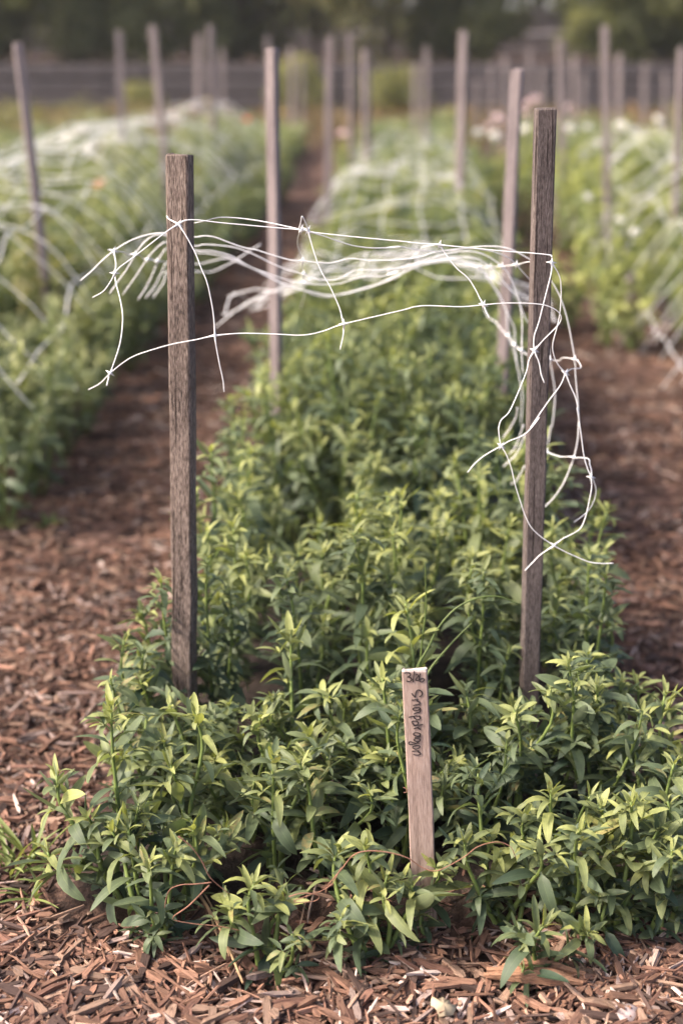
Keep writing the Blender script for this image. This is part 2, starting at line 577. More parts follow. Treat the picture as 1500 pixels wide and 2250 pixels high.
def grow_stem(base, tip, rng, size=1.0, bushy=1.0, young=0.0, bare=0.12):
    """a snapdragon shoot: returns centre line, radii, list of (age row, kind, matrix)"""
    base, tip = Vector(base), Vector(tip)
    L = (tip - base).length
    out = Vector((tip.x - base.x, tip.y - base.y, 0))
    mid = base + out * 0.45 + Vector((rng.uniform(-.012, .012), rng.uniform(-.012, .012), L * 0.42))
    hi = base + out * 0.85 + Vector((rng.uniform(-.01, .01), rng.uniform(-.01, .01), (tip.z - base.z) * 0.78))
    pts = catmull([base, mid, hi, tip], 4)
    n = len(pts)
    radii = [0.0030 * size * (1 - 0.6 * i / (n - 1)) for i in range(n)]
    leaves = []
    def sample(t):
        f = t * (n - 1)
        i = min(int(f), n - 2)
        p = pts[i].lerp(pts[i + 1], f - i)
        return p, (pts[i + 1] - pts[i]).normalized()
    t = bare
    a0 = rng.uniform(0, math.pi)
    step = 0.0165 * size
    while t < 0.95:
        p, ax = sample(t)
        a0 += math.pi / 2 + rng.uniform(-0.35, 0.35)
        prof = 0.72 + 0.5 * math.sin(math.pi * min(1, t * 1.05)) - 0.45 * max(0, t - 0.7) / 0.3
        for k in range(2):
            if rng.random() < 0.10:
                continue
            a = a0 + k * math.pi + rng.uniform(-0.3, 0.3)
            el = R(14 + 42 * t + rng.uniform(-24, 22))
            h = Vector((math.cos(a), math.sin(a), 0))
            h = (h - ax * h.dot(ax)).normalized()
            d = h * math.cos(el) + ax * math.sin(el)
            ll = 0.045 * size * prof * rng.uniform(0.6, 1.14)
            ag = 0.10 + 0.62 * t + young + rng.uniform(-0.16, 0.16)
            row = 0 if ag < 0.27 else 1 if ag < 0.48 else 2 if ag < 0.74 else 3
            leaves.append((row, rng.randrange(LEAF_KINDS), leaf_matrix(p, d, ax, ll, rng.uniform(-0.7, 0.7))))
            if rng.random() < 0.36 * bushy and t < 0.85:     # short axillary shoot
                sl = 0.017 * size * rng.uniform(0.7, 1.8)
                sp = p + (h * 0.7 + ax * 0.9).normalized() * sl
                ra = rng.uniform(0, math.pi)
                for q in range(4):
                    aq = ra + q * math.pi / 2
                    dd = (Vector((math.cos(aq), math.sin(aq), 0)) * 0.75 + ax * rng.uniform(0.35, 1.0) + h * 0.3)
                    rw = min(3, max(0, row + (1 if rng.random() < 0.5 else 0)))
                    leaves.append((rw, rng.randrange(LEAF_KINDS), leaf_matrix(p.lerp(sp, 0.8), dd, ax, 0.021 * size * rng.uniform(0.7, 1.35), 0)))
        t += step / L * rng.uniform(0.85, 1.2) * (1.0 - 0.25 * t)
    # terminal tuft
    p, ax = sample(1.0)
    for q in range(9):
        aq = q * 2.4 + a0 + rng.uniform(-0.4, 0.4)
        e = R(30 + 50 * q / 8 + rng.uniform(-14, 14))
        d = Vector((math.cos(aq), math.sin(aq), 0)) * math.cos(e) + ax * math.sin(e)
        ll = size * (0.036 - 0.0024 * q) * rng.uniform(0.65, 1.3)
        row = 3 if (q > 3 and young > -0.1) or young > 0.12 else 2
        leaves.append((row, rng.randrange(LEAF_KINDS), leaf_matrix(p - ax * 0.004 * (9 - q) * 0.5, d, ax, ll, 0)))
    return pts, radii, leaves

def hero_plant(label, base, stems, seed, group=None):
    """stems: list of dict(tip=Vector world, base offset...) -> plant > stem > leaf"""
    rng = random.Random(seed)
    root = empty('snapdragon_plant', base)
    tag(root, label, 'plant', group)
    for s in stems:
        off = Vector((rng.uniform(-.012, .012), rng.uniform(-.012, .012), -0.01))
        tip = Vector(s['tip']) - Vector(base)
        pts, radii, leaves = grow_stem(off, tip, rng, s.get('size', 1.0), s.get('bushy', 1.0), s.get('young', 0.0), s.get('bare', 0.12))
        v, f = tube_geo(pts, radii, 6)
        so = obj('stem', mesh_from('stem', v, f, M['stem'], True), root)
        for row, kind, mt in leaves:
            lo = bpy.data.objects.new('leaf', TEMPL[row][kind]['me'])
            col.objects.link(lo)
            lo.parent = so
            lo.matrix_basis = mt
    return root

def bake_leaves(name, leaves, mat, age_shift=0.0):
    V, F, T, n = [], [], [], 0
    for row, kind, mt in leaves:
        tp = TEMPL[row][kind]
        m = np.array(mt)
        V.append(tp['v'] @ m[:3, :3].T + m[:3, 3])
        F.append(tp['f'] + n)
        t = tp['t'].copy()
        t[:, 0] += age_shift
        T.append(t)
        n += len(tp['v'])
    return mesh_from(name, np.concatenate(V), np.concatenate(F), mat, True, np.concatenate(T))

def plant_variant(seed, height, n_stems, spread, mat, size=1.0, young=0.0, bushy=1.0):
    """stem mesh + joined foliage mesh for plants whose leaves blur together"""
    rng = random.Random(seed)
    sv, sf, leaves = [], [], []
    for k in range(n_stems):
        a = 2 * math.pi * k / n_stems + rng.uniform(-0.5, 0.5)
        r = spread * rng.uniform(0.3, 1.0) if k else spread * 0.15
        tip = (math.cos(a) * r, math.sin(a) * r, height * rng.uniform(0.6, 1.18))
        pts, radii, lv = grow_stem((math.cos(a) * 0.012, math.sin(a) * 0.012, -0.01), tip, rng, size, bushy, young + rng.uniform(-0.1, 0.1))
        v, f = tube_geo(pts, radii, 5)
        n = len(sv)
        sv += v
        sf += [tuple(i + n for i in q) for q in f]
        leaves += lv
    return mesh_from('stem', sv, sf, M['stem'], True), bake_leaves('foliage', leaves, mat)

def place_variant(name, label, cat, group, var, loc, rz, sc):
    root = empty(name, loc)
    root.rotation_euler = (0, 0, rz)
    root.scale = (sc, sc, sc)
    tag(root, label, cat, group)
    obj('stem', var[0], root)
    f = obj('foliage', var[1], root)
    f['kind'] = 'stuff'
    return root

# ------------------------------------------------------------------ stakes
def stake(name, label, cat, mat, top, bot_seen, Y, w, d, yaw, seed, group=None, cut=None, below=0.12, chamfer=0.002, ytop=None, rough=0.0006):
    """square sawn stake; top and bot_seen are picture points on its axis in the plane Y"""
    rng = random.Random(seed)
    T = at(*top, Y if ytop is None else ytop)
    B = at(*bot_seen, Y)
    axis_ = (T - B).normalized()
    k = (B.z + below) / axis_.z
    base = B - axis_ * k
    H = (T - base).length
    rings = 14
    verts, faces = [], []
    hw, hd, c = w / 2, d / 2, chamfer
    prof = [(-hw + c, -hd), (hw - c, -hd), (hw, -hd + c), (hw, hd - c), (hw - c, hd), (-hw + c, hd), (-hw, hd - c), (-hw, -hd + c)]
    for i in range(rings + 1):
        z = H * i / rings
        s = 1.0 if i else 0.35
        ox, oy = rng.uniform(-rough, rough), rng.uniform(-rough, rough)
        if i == rings:
            s = 0.90
        if i == rings - 1:
            z = H - 0.0022
        for (x, y) in prof:
            verts.append((x * s + ox + rng.uniform(-rough, rough) * .6, y * s + oy + rng.uniform(-rough, rough) * .6, z + (rng.uniform(-.0018, .0012) if i == rings else 0)))
    for i in range(rings):
        for q in range(8):
            q2 = (q + 1) % 8
            faces.append((i * 8 + q, i * 8 + q2, (i + 1) * 8 + q2, (i + 1) * 8 + q))
    faces.append(tuple(range(7, -1, -1)))
    faces.append(tuple(rings * 8 + q for q in range(8)))
    me = mesh_from(name, verts, faces, mat)
    if cut:
        me.materials.append(cut)
        me.polygons[-1].material_index = 1
        for pi in range((rings - 1) * 8, rings * 8):
            me.polygons[pi].material_index = 1
    o = obj(name, me)
    o.rotation_mode = 'QUATERNION'
    o.rotation_quaternion = Vector((0, 0, 1)).rotation_difference(axis_) @ Matrix.Rotation(yaw, 3, 'Z').to_quaternion()
    o.location = base
    if label:
        tag(o, label, cat, group)
    return o

YS = 1.72     # forward distance of the first pair of stakes
stake('wooden_stake', 'coarse brown weathered stake at front left of the central bed with net knot hooked on', 'stake', M['wood_left'], (397, 338), (407, 1520), YS, 0.0275, 0.024, R(-15), 11, 'garden stakes', rough=0.0009)
stake('wooden_stake', 'dark grained stake at front right of the central bed with net dangling from it', 'stake', M['wood_right'], (1196, 236), (1163, 1500), YS, 0.0235, 0.024, R(3), 12, 'garden stakes')
FAR = [
 ((597, 106), (607, 800), 2.74, 0.026, 'second stake back on the left side of the central bed, behind the netting'),
 ((1135, 152), (1100, 890), 2.74, 0.027, 'second stake back on the right side of the central bed'),
 ((723, 82), (720, 465), 5.2, 0.030, 'third stake back on the left side of the central bed, standing by the left path'),
 ((1018, 68), (1007, 470), 5.2, 0.034, 'pale third stake back on the right side of the central bed'),
 ((804, 110), (806, 300), 7.6, 0.040, 'fourth stake back on the left side of the central bed, broad and blurred'),
 ((769, 76), (771, 250), 6.6, 0.026, 'slim blurred stake just left of the broad stake in the middle of the far garden'),
 ((936, 103), (934, 280), 9.6, 0.042, 'darker blurred stake standing alone before the timber wall right of the middle'),
 ((912, 140), (912, 270), 11.5, 0.040, 'faint blurred stake left of the lone darker stake before the timber wall'),
 ((40, 95), (84, 470), 3.95, 0.030, 'leftmost stake, leaning left in the net over the left bed'),
 ((262, 68), (270, 290), 7.2, 0.040, 'second stake from the left, upright on the far side of the left bed'),
 ((336, 57), (366, 400), 6.2, 0.034, 'leaning stake on the near side of the left bed, behind the front left stake'),
 ((437, 77), (436, 270), 9.4, 0.040, 'faint stake left of the tall thin stake in the left bed'),
 ((463, 56), (470, 370), 7.5, 0.034, 'tall thin stake on the path side of the left bed'),
 ((588, 80), (590, 240), 10.0, 0.036, 'distant stake peeping out behind the second stake of the central bed'),
 ((488, 108), (489, 240), 11.5, 0.036, 'faint distant stake right of the tall thin stake in the left bed'),
 ((640, 105), (641, 255), 12.0, 0.040, 'left one of two faint stakes by the rust coloured plants'),
 ((664, 130), (665, 255), 12.8, 0.040, 'right one of two faint stakes by the rust coloured plants'),
 ((1231, 88), (1237, 450), 6.9, 0.038, 'pale stake in the right bed just right of the front right stake'),
 ((1327, 58), (1334, 500), 5.9, 0.036, 'tallest stake of the right bed, dark on its right face'),
 ((1360, 118), (1357, 300), 8.6, 0.036, 'pale shorter stake right behind the tallest stake of the right bed'),
 ((1498, 105), (1486, 400), 5.6, 0.030, 'stake cut by the right edge of the picture'),
 ((1164, 108), (1162, 220), 10.5, 0.036, 'blurred stake showing above pink flowers left of the front right stake'),
 ((1190, 146), (1189, 225), 12.0, 0.036, 'short blurred stake right behind the top of the front right stake'),
 ((1262, 124), (1260, 230), 10.8, 0.036, 'thin blurred stake right of the pale stake in the right bed'),
 ((1283, 165), (1282, 240), 12.5, 0.034, 'shortest blurred stake before the wall in the right bed'),
 ((1416, 140), (1414, 260), 9.8, 0.036, 'blurred stake midway between the tallest right stake and the picture edge'),
 ((1461, 160), (1459, 270), 10.6, 0.036, 'low blurred stake near the right edge of the picture'),
 ((1110, 125), (1109, 240), 11.2, 0.036, 'faint stake left of the second stake on the right side of the central bed'),
 ((1080, 138), (1079, 250), 11.8, 0.036, 'faint stake between the third and second stakes of the central bed'),
 ((1048, 170), (1047, 250), 13.0, 0.036, 'farthest faint stake right beside the pale third stake'),
]
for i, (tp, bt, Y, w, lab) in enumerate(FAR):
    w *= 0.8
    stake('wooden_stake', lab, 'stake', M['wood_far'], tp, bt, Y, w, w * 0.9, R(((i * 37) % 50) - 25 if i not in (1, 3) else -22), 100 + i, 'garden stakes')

# ------------------------------------------------------------------ plant marker with handwriting
def marker():
    Y = 1.40
    root_pos = on_ground(937, 2075, 0.02)
    root = empty('plant_marker', root_pos)
    tag(root, 'short pale wooden plant marker with handwritten date and plant name', 'plant marker')
    o = stake('board', None, None, M['wood_marker'], (911, 1470), (934, 2040), Y, 0.0277, 0.0065, R(-7), 77, None, M['cut'], 0.06, 0.0012)
    bpy.context.view_layer.update()
    o.parent = root
    o.location = o.location - root_pos
    mw = Matrix.Translation(root_pos) @ (Matrix.Translation(o.location) @ o.rotation_quaternion.to_matrix().to_4x4())
    nrm = (mw.to_3x3() @ Vector((0, -1, 0))).normalized()
    p0 = mw @ Vector((0, -0.00325 - 0.0006, 0.2))
    def face(zx, zy):
        px, py = 870 + zx / 9.78, 1455 + zy / 9.78
        d = ray(px, py)
        C = Vector((0, 0, CAMZ))
        t = (p0 - C).dot(nrm) / d.dot(nrm)
        return C + d * t - root_pos
    words = {
     'date': [
      [(175,245),(210,222),(260,222),(300,250),(295,290),(240,320),(300,330),(330,370),(310,405),(260,415),(220,400)],
      [(388,190),(375,300),(360,430)],
      [(420,280),(440,258),(470,275),(465,310),(435,350),(415,380),(440,390),(475,385)],
      [(518,245),(500,300),(492,360),(505,405),(545,425),(590,400),(600,370),(570,350),(530,360),(505,385)]],
     'plant_name': [
      [(335,670),(360,710),(405,750),(415,690),(430,630),(470,598),(520,610),(552,650),(550,700),(520,730),(485,742)],
      [(330,815),(400,808),(465,795)],
      [(465,797),(440,830),(480,850),(515,875),(490,900),(430,915),(362,930)],
      [(440,975),(390,980),(360,1005),(380,1035),(440,1040),(490,1020),(510,990),(480,975),(440,975)],
      [(510,990),(515,1040),(500,1080),(440,1085),(375,1115)],
      [(270,1185),(340,1165),(440,1155),(510,1160)],
      [(500,1160),(512,1200),(480,1235),(420,1225),(385,1190),(380,1160)],
      [(430,1265),(345,1270),(350,1310),(380,1345),(430,1350),(470,1320),(460,1280),(430,1265)],
      [(370,1370),(450,1355),(575,1338)],
      [(375,1430),(430,1415),(500,1385)],
      [(440,1415),(490,1425),(520,1450)],
      [(440,1515),(385,1520),(372,1550),(400,1580),(460,1590),(510,1570),(500,1530),(440,1515)],
      [(510,1570),(510,1600),(450,1610),(390,1625)],
      [(440,1640),(390,1655),(385,1680),(430,1700),(490,1700),(510,1670),(490,1645),(440,1640)],
      [(500,1700),(460,1720),(400,1760),(340,1770),(280,1765),(270,1730),(300,1710),(360,1725),(430,1745),(495,1735)],
      [(430,1790),(370,1805),(355,1840),(400,1865),(460,1860),(505,1830),(490,1795),(430,1790)],
      [(340,1915),(400,1912),(480,1900)],
      [(480,1905),(460,1925),(510,1940),(515,1975),(470,1995),(365,1985)]]}
    for nm, strokes in words.items():
        V, F = [], []
        for st in strokes:
            pts = catmull([face(*q) for q in st], 4)
            v, f = tube_geo(pts, 0.00064, 6, (nrm, 0.00025))
            n = len(V)
            V += v
            F += [tuple(i + n for i in q) for q in f]
        obj(nm, mesh_from(nm, V, F, M['ink']), root)
    # the small knot in the wood
    pk = face(130 + 60, 2250 + 520)
    v, f = tube_geo(catmull([face(150, 2690), face(215, 2720), face(225, 2790), face(160, 2800)], 4), 0.0006, 6, (nrm, 0.0002))
    obj('wood_knot', mesh_from('wood_knot', v, f, M['vine']), root)
marker()

# ------------------------------------------------------------------ netting
STRAND_R = 0.00062
NODE_MESH = {}
def knot_mesh():
    v, f = [], []
    # flattened four-armed star
    for k in range(8):
        r = 0.0068 if k % 2 == 0 else 0.0020
        a = k * math.pi / 4
        v.append((math.cos(a) * r, 0.0, math.sin(a) * r))
    v += [(0, -0.0016, 0), (0, 0.0016, 0)]
    for k in range(8):
        f.append((k, (k + 1) % 8, 8))
        f.append(((k + 1) % 8, k, 9))
    return mesh_from('knot', v, f, M['net'], True)
KNOT = knot_mesh()

def strand(parent, pts, sub=5, r=STRAND_R, knots=(), sides=6):
    P = catmull(pts, sub)
    rad = []
    for p in P:
        q = r
        for kn in knots:
            dd = (p - kn).length
            if dd < 0.012:
                q = max(q, r * (1 + 1.1 * (1 - dd / 0.012)))
        rad.append(q)
    v, f = tube_geo(P, rad, sides)
    return obj('strand', mesh_from('strand', v, f, M['net'], True), parent)

def z3(*p): return [(x / 2, y / 2 + 300) for x, y in p]
def zB(*p): return [(400 + x / 3, 440 + y / 3) for x, y in p]
def zC(*p): return [(850 + x / 3, 440 + y / 3) for x, y in p]
def zD(*p): return [(1000 + x / 3.75, 880 + y / 3.75) for x, y in p]

def front_net():
    net = empty('trellis_net', (0.0, 1.7, 0.0))
    tag(net, 'white plastic trellis net hung between the stakes of the central bed, cut ends dangling', 'netting', 'trellis nets')
    off = Vector(net.location)
    F0 = 1.688
    knots = []
    def K(p, Y, ang=0.0, s=1.0):
        w = at(*p, Y) - off
        knots.append(w)
        o = obj('knot', KNOT, net)
        o.location = w
        o.rotation_euler = (R(-18), ang, 0)
        o.scale = (s, s, s)
        return w
    # knots seen sharply
    for p, Y, a in ((z3((785,385))[0], F0, 0.5), (z3((1325,410))[0], F0, 0.2), (z3((1352,412))[0], F0, 0.5), (zC((345,295))[0], F0, 0.3),
                    (z3((945,875))[0], F0 - .02, 0.0), ((755, 712), F0 - .025, 0.0), (zC((635,690))[0], F0 - .02, 0.3),
                    (z3((500,503))[0], 1.80, 0.4), (z3((505,600))[0], F0 - .01, 0.1), (z3((485,1040))[0], F0 - .02, 0.6),
                    (zC((970,990))[0], F0 - .005, 0.4), (zC((1083,410))[0], F0, 0.1), (zC((1175,1140))[0], F0 + .02, 0.5),
                    (zC((1235,1048))[0], 1.84, 0.2), (zC((1072,1050))[0], 1.86, 0.1), (zD((378,375))[0], F0 - .02, 0.6), (zD((810,1195))[0], F0 - .015, 0.7),
                    (zD((1115,632))[0], F0 + .03, 0.2), (zD((975,470))[0], 1.84, 0.3), (zD((752,425))[0], 1.86, 0.2), (zB((795,400))[0], 1.86, 0.1),
                    (z3((595,518))[0], 1.9, 0.2), (z3((650,540))[0], 1.98, 0.2), (z3((690,548))[0], 2.05, 0.2),
                    (zC((850,425))[0], 1.86, 0.2), (zC((755,435))[0], 1.98, 0.2), (zC((680,440))[0], 2.08, 0.2), (zC((610,437))[0], 2.18, 0.2),
                    (zC((840,955))[0], 1.98, 0.3), (zC((885,990))[0], 1.92, 0.3), (zC((800,895))[0], 2.05, 0.3), (zB((800,485))[0], 1.98, .1), (zB((805,545))[0], 2.1, .1)):
        K(p, Y, a)
    def S(px, Y0, Y1=None, mid=None, r=STRAND_R):
        Y1 = Y0 if Y1 is None else Y1
        n = len(px)
        pts = []
        for i, p in enumerate(px):
            t = i / (n - 1)
            Y = Y0 + (Y1 - Y0) * t + (mid or 0.0) * math.sin(math.pi * t)
            pts.append(at(*p, Y) - off)
        strand(net, pts, 5, r, knots)
    # first cross strand: two lines to the folded knot, then one line to the right stake
    S(z3((785,385),(805,372),(835,366),(880,368),(960,378),(1080,389),(1200,400),(1325,410)), F0, F0 + .01)
    S(z3((855,380),(900,371),(945,359),(990,355),(1080,362),(1180,378),(1260,395),(1320,408),(1352,412)), F0 + .06, F0)
    S(zB((828,208),(950,222),(1150,243),(1350,262),(1500,276)) + zC((150,278),(345,295),(560,315),(760,335),(940,348),(1000,353),(1075,362),(1083,375)), F0, F0 - .004)
    S(z3((1315,405),(1322,375),(1327,350),(1343,380),(1352,412)), F0, F0, -.012)
    S(z3((733,350),(742,362),(760,372),(785,385)), 1.70, F0)
    S(z3((733,350),(745,358)), 1.70, 1.712)
    # down from the left stake knot, across the lower line
    S(z3((785,385),(820,440),(860,515),(885,580),(910,640),(930,730),(940,800),(945,875),(950,920),(965,1000),(980,1070),(985,1122)), F0, F0 - .02, -.01)
    S(z3((390,1112),(440,1085),(485,1040),(540,995),(590,965),(660,940),(760,912),(860,893),(945,875),(1060,865),(1200,868),(1330,873),(1420,855),(1510,824)) +
      zC((100,725),(170,705),(260,695),(400,700),(500,702),(635,690),(720,682),(800,678),(940,680),(1040,692),(1110,722),(1143,760),(1140,800),(1100,850),(1030,920),(970,990)), F0 + .01, F0 - .004, -.035)
    S(z3((1352,412),(1380,510),(1410,590),(1450,660),(1490,750),(1503,800),(1510,824),(1508,870),(1494,936)), F0, F0 - .03)
    S(zC((345,295),(400,375),(460,450),(530,510),(580,585),(610,645),(635,690),(650,730),(672,775)), F0, F0 - .02)
    # left stake knot to its left ends
    S(z3((785,385),(740,412),(690,450),(620,505),(560,550),(530,572),(505,600),(490,632),(455,680),(408,707)), F0, F0 - .03, -.01)
    S(z3((500,503),(507,535),(510,570),(505,600),(512,650),(530,720),(540,790),(535,870),(520,940),(485,1040),(478,1060),(470,1095)), 1.80, F0 - .02, -.02)
    S(z3((475,498),(500,503),(545,508),(562,520),(595,518),(618,524),(630,538),(650,540),(668,540),(690,548),(715,548),(742,560)), 1.79, 2.14)
    # receding cross strands, each a little farther back, sagging behind the first
    ks = [
     (z3((356,632),(400,595),(450,545),(500,503),(560,465),(620,440),(690,425),(745,428)) + zB((80,243),(150,235),(220,245),(300,275),(400,310),(480,325),(560,350),(640,375),(720,395),(795,400),(880,408),(960,415),(1020,405),(1080,388),(1150,387),(1250,397),(1400,395)) +
      zC((0,397),(150,385),(230,368),(330,340),(450,328),(560,310),(660,303),(760,310),(840,335),(940,390),(1010,440),(1080,530),(1140,640),(1190,800),(1235,1048),(1240,1150),(1255,1320),(1265,1480)) + zD((1015,180),(1005,330),(975,470),(950,540),(890,680),(810,800),(735,877)), 1.84),
     (z3((483,690),(510,650),(560,580),(600,510),(640,460),(690,432),(745,440)) + zB((80,300),(140,292),(240,297),(340,310),(420,335),(500,370),(600,420),(700,460),(790,485),(870,515),(950,528),(1030,520),(1100,480),(1160,460),(1300,460),(1420,450)) +
      zC((0,465),(100,440),(200,410),(330,370),(430,345),(520,335),(600,345),(680,380),(755,435),(800,490),(850,600),(880,720),(890,850),(885,990),(895,1150)), 1.96),
     (z3((540,695),(600,610),(650,535),(700,480),(745,465)) + zB((90,330),(200,335),(330,370),(450,440),(560,480),(660,515),(790,545),(900,555),(1030,550),(1130,520),(1230,500),(1330,500),(1430,470)) +
      zC((0,488),(200,420),(400,380),(520,375),(600,390),(680,440),(740,500),(800,580),(860,640),(890,730),(925,800),(1000,860),(1055,900),(1072,1050),(1105,1270),(1088,1480)) + zD((785,220),(752,425),(735,510),(722,620)), 2.04),
     (z3((607,718),(650,650),(690,560),(710,520),(745,490)) + zB((90,345),(200,355),(330,385),(450,440),(560,500),(660,550),(760,585),(860,605),(960,625),(1060,620),(1160,595),(1280,560),(1400,510)) +
      zC((0,530),(150,450),(300,405),(450,385),(550,420),(610,437),(700,560),(750,640),(800,760),(840,850),(840,955),(860,1100),(890,1250)), 2.14),
     (z3((640,710),(680,660),(715,590),(745,550)) + zB((100,420),(200,400),(300,385),(420,430),(550,490),(690,560),(790,590),(870,620),(960,635),(1080,612),(1250,565),(1400,505)) +
      zC((0,535),(200,435),(400,400),(500,412),(600,450),(680,540),(730,620),(780,720),(800,895),(830,980),(870,1150),(890,1300),(880,1480)), 2.24),
     (z3((672,710),(720,640),(742,590)) + zB((110,470),(200,470),(330,410),(450,330),(520,290)), 2.3),
    ]
    for px, Y in ks:
        S(px, Y - .02, Y + .02, r=0.0008)
    S(zB((840,212),(930,235),(1030,270),(1130,300),(1250,315),(1370,313),(1440,305)) + zC((0,313),(80,305),(150,318),(230,330),(330,338),(450,322),(560,318),(700,340),(800,380),(850,425),(940,525)), F0 + .02, 1.86)
    # lengthwise strands seen almost end on
    S(zB((775,205),(762,260),(765,310),(795,400),(790,430),(800,485),(805,545),(810,600),(795,660),(780,715)), F0, 2.35)
    S(zC((345,295),(300,298),(230,310),(205,345),(160,380),(150,410),(115,440),(90,490),(40,520)) , F0, 2.3)
    S(zC((440,430),(540,430),(610,437),(680,440),(755,435),(850,425),(940,405),(1083,410)), 2.35, F0)
    S(zC((640,720),(670,775),(710,800),(770,870),(800,895),(840,955),(885,990),(915,1015),(1000,1040),(1072,1050),(1130,1058),(1160,1038),(1235,1048),(1262,1068),(1275,1105),(1215,1112),(1175,1140)), 2.3, F0 + .02)
    S(zD((725,415),(752,425),(820,450),(880,465),(925,462),(975,470),(1060,472),(1100,488),(1105,530),(1118,575),(1115,632)), 1.86, F0 + .03)
    # the loop dangling below the right stake's knot
    S(zC((1083,410),(1080,480),(1040,640),(1000,800),(968,900),(970,990),(1000,1070),(1015,1150),(1035,1203)), F0, F0 - .02)
    S(zC((1083,410),(1130,490),(1145,570),(1140,720),(1120,830),(1090,950),(1100,1030),(1130,1090),(1175,1140)), F0, F0 + .02)
    S(zC((970,990),(935,1050),(920,1120),(890,1200),(840,1320),(800,1400),(750,1450),(735,1500)) + zD((355,230),(362,310),(378,375),(420,450),(460,560),(490,690),(540,850),(570,940),(620,1040),(700,1120),(810,1195),(900,1245),(1000,1290),(1100,1330),(1200,1343),(1300,1341)), F0 - .005, F0 - .03, -.02)
    S(zC((1175,1140),(1140,1220),(1080,1300),(1010,1400),(945,1500)) + zD((690,140),(620,230),(550,290),(440,335),(378,375),(330,400),(230,460),(150,530),(100,593)), F0 + .01, F0 - .03, -.02)
    S(zC((1175,1140),(1205,1220),(1240,1300),(1262,1400)) + zD((1000,60),(1020,180),(1040,330),(1060,470),(1090,570),(1115,632),(1120,720),(1100,830),(1070,960),(1030,1050),(970,1095),(880,1140),(810,1195),(700,1270),(640,1330),(570,1402)), F0 + .02, F0 - .02)
    S(zD((1115,632),(1140,670),(1157,750),(1130,850),(1070,930),(975,1003)), F0 + .03, F0 + .05)
    for e in (((510,60),(500,130),(450,230),(390,310)), ((560,200),(500,370),(440,450)), ((575,280),(500,440),(395,545)), ((570,540),(510,650),(460,690))):
        S(zD(*e), 2.0, 2.05, r=0.00105)
    # the net goes on over the bed behind
    return net, off

def net_sheet(net, off, x0, half, y0, y1, cell, zc, droop, nlong, seed, edge_len=0.05, r=0.0011, wob=0.02):
    rng = random.Random(seed)
    def P(u, y):
        w = mnoise.noise(Vector((u * 1.7 + seed, y * 1.6, seed))) * wob + mnoise.noise(Vector((u * 4, y * 5, seed + 7))) * wob * 0.4
        x = row_x(x0, y) + u * half + mnoise.noise(Vector((y * 3, u * 2, seed))) * 0.025
        z = zc(y) - droop(y) * abs(u) ** 3.2 + w
        return Vector((x, y + mnoise.noise(Vector((u * 2.3, y * 0.8, seed + 3))) * 0.05, z)) - off
    ys = list(np.arange(y0, y1, cell))
    us = [-1 + 2 * i / (nlong - 1) for i in range(nlong)]
    for y in ys:
        ya, yb = y + rng.uniform(-.05, .05), y + rng.uniform(-.05, .05)
        ua, ub = rng.uniform(-1.12, -1.0), rng.uniform(1.0, 1.12)
        pts = [P(ua + (ub - ua) * i / 14, ya + (yb - ya) * i / 14) for i in range(15)]
        strand(net, pts, 2, r, (), 4)
    for u in us:
        pts = [P(u, y) for y in np.arange(y0, y1, cell / 2)]
        strand(net, pts, 2, r, (), 4)
    for y in ys:
        if y > y0 + 4.0:
            break
        for u in us:
            o = obj('knot', KNOT, net)
            o.location = P(u, y)
            o.rotation_euler = (rng.uniform(0.9, 1.6), 0, rng.uniform(0, 1))

net, noff = front_net()
def zc_main(y):
    return float(np.interp(y, [2.3, 2.6, 2.8, 3.3, 4.2, 5.2, 6.5, 9.0], [0.56, 0.59, 0.58, 0.46, 0.42, 0.50, 0.41, 0.40]))
net_sheet(net, noff, 0.04, 0.30, 2.55, 8.6, 0.155, zc_main, lambda y: 0.07, 6, 21, r=0.0010, wob=0.07)
nl = empty('trellis_net', (-1.2, 4.0, 0.0))
tag(nl, 'white trellis net draped over the tall green plants of the left bed', 'netting', 'trellis nets')
net_sheet(nl, Vector(nl.location), -1.24, 0.50, 2.9, 8.8, 0.165, lambda y: float(np.interp(y, [2.7, 4, 6, 9], [0.56, 0.60, 0.58, 0.55])), lambda y: 0.22, 8, 22, r=0.0013, wob=0.10)
nr_ = empty('trellis_net', (1.3, 4.5, 0.0))
tag(nr_, 'white trellis net slanting down the path side of the flowering right bed', 'netting', 'trellis nets')
net_sheet(nr_, Vector(nr_.location), 1.30, 0.52, 3.0, 8.0, 0.165, lambda y: float(np.interp(y, [3, 5, 8], [0.47, 0.50, 0.46])), lambda y: 0.30, 8, 23, r=0.0013, wob=0.11)

# ------------------------------------------------------------------ hero plants at the front of the central bed
def hero(label, bx, by, tips, seed, extra=3, h=0.22, spread=0.07, **kw):
    b = on_ground(bx, by, 0.0)
    b.z = ground_z(b.x, b.y)
    rng = random.Random(seed * 7 + 1)
    stems = []
    for tp in tips:
        px, py = tp[:2]
        dy = tp[2] if len(tp) > 2 else 0.0
        young = 0.08 + (tp[3] if len(tp) > 3 else kw.get('young', 0.0))
        stems.append(dict(tip=at(px, py + 22, b.y + dy), young=young, size=kw.get('size', 1.1) * 1.1, bushy=kw.get('bushy', 0.8), bare=0.14))
    a0 = rng.uniform(0, 6.28)
    for k in range(extra):
        a = a0 + 2 * math.pi * k / max(1, extra) + rng.uniform(-0.4, 0.4)
        r = spread * rng.uniform(0.45, 1.0)
        stems.append(dict(tip=b + Vector((math.cos(a) * r, math.sin(a) * r, h * rng.uniform(0.55, 1.2))), young=kw.get('young', 0.0) + rng.uniform(-0.12, 0.06), size=kw.get('size', 1.1) * rng.uniform(0.88, 1.16), bushy=kw.get('bushy', 1.0), bare=0.08))
    return hero_plant(label, b, stems, seed, 'snapdragons at the front of the central bed')

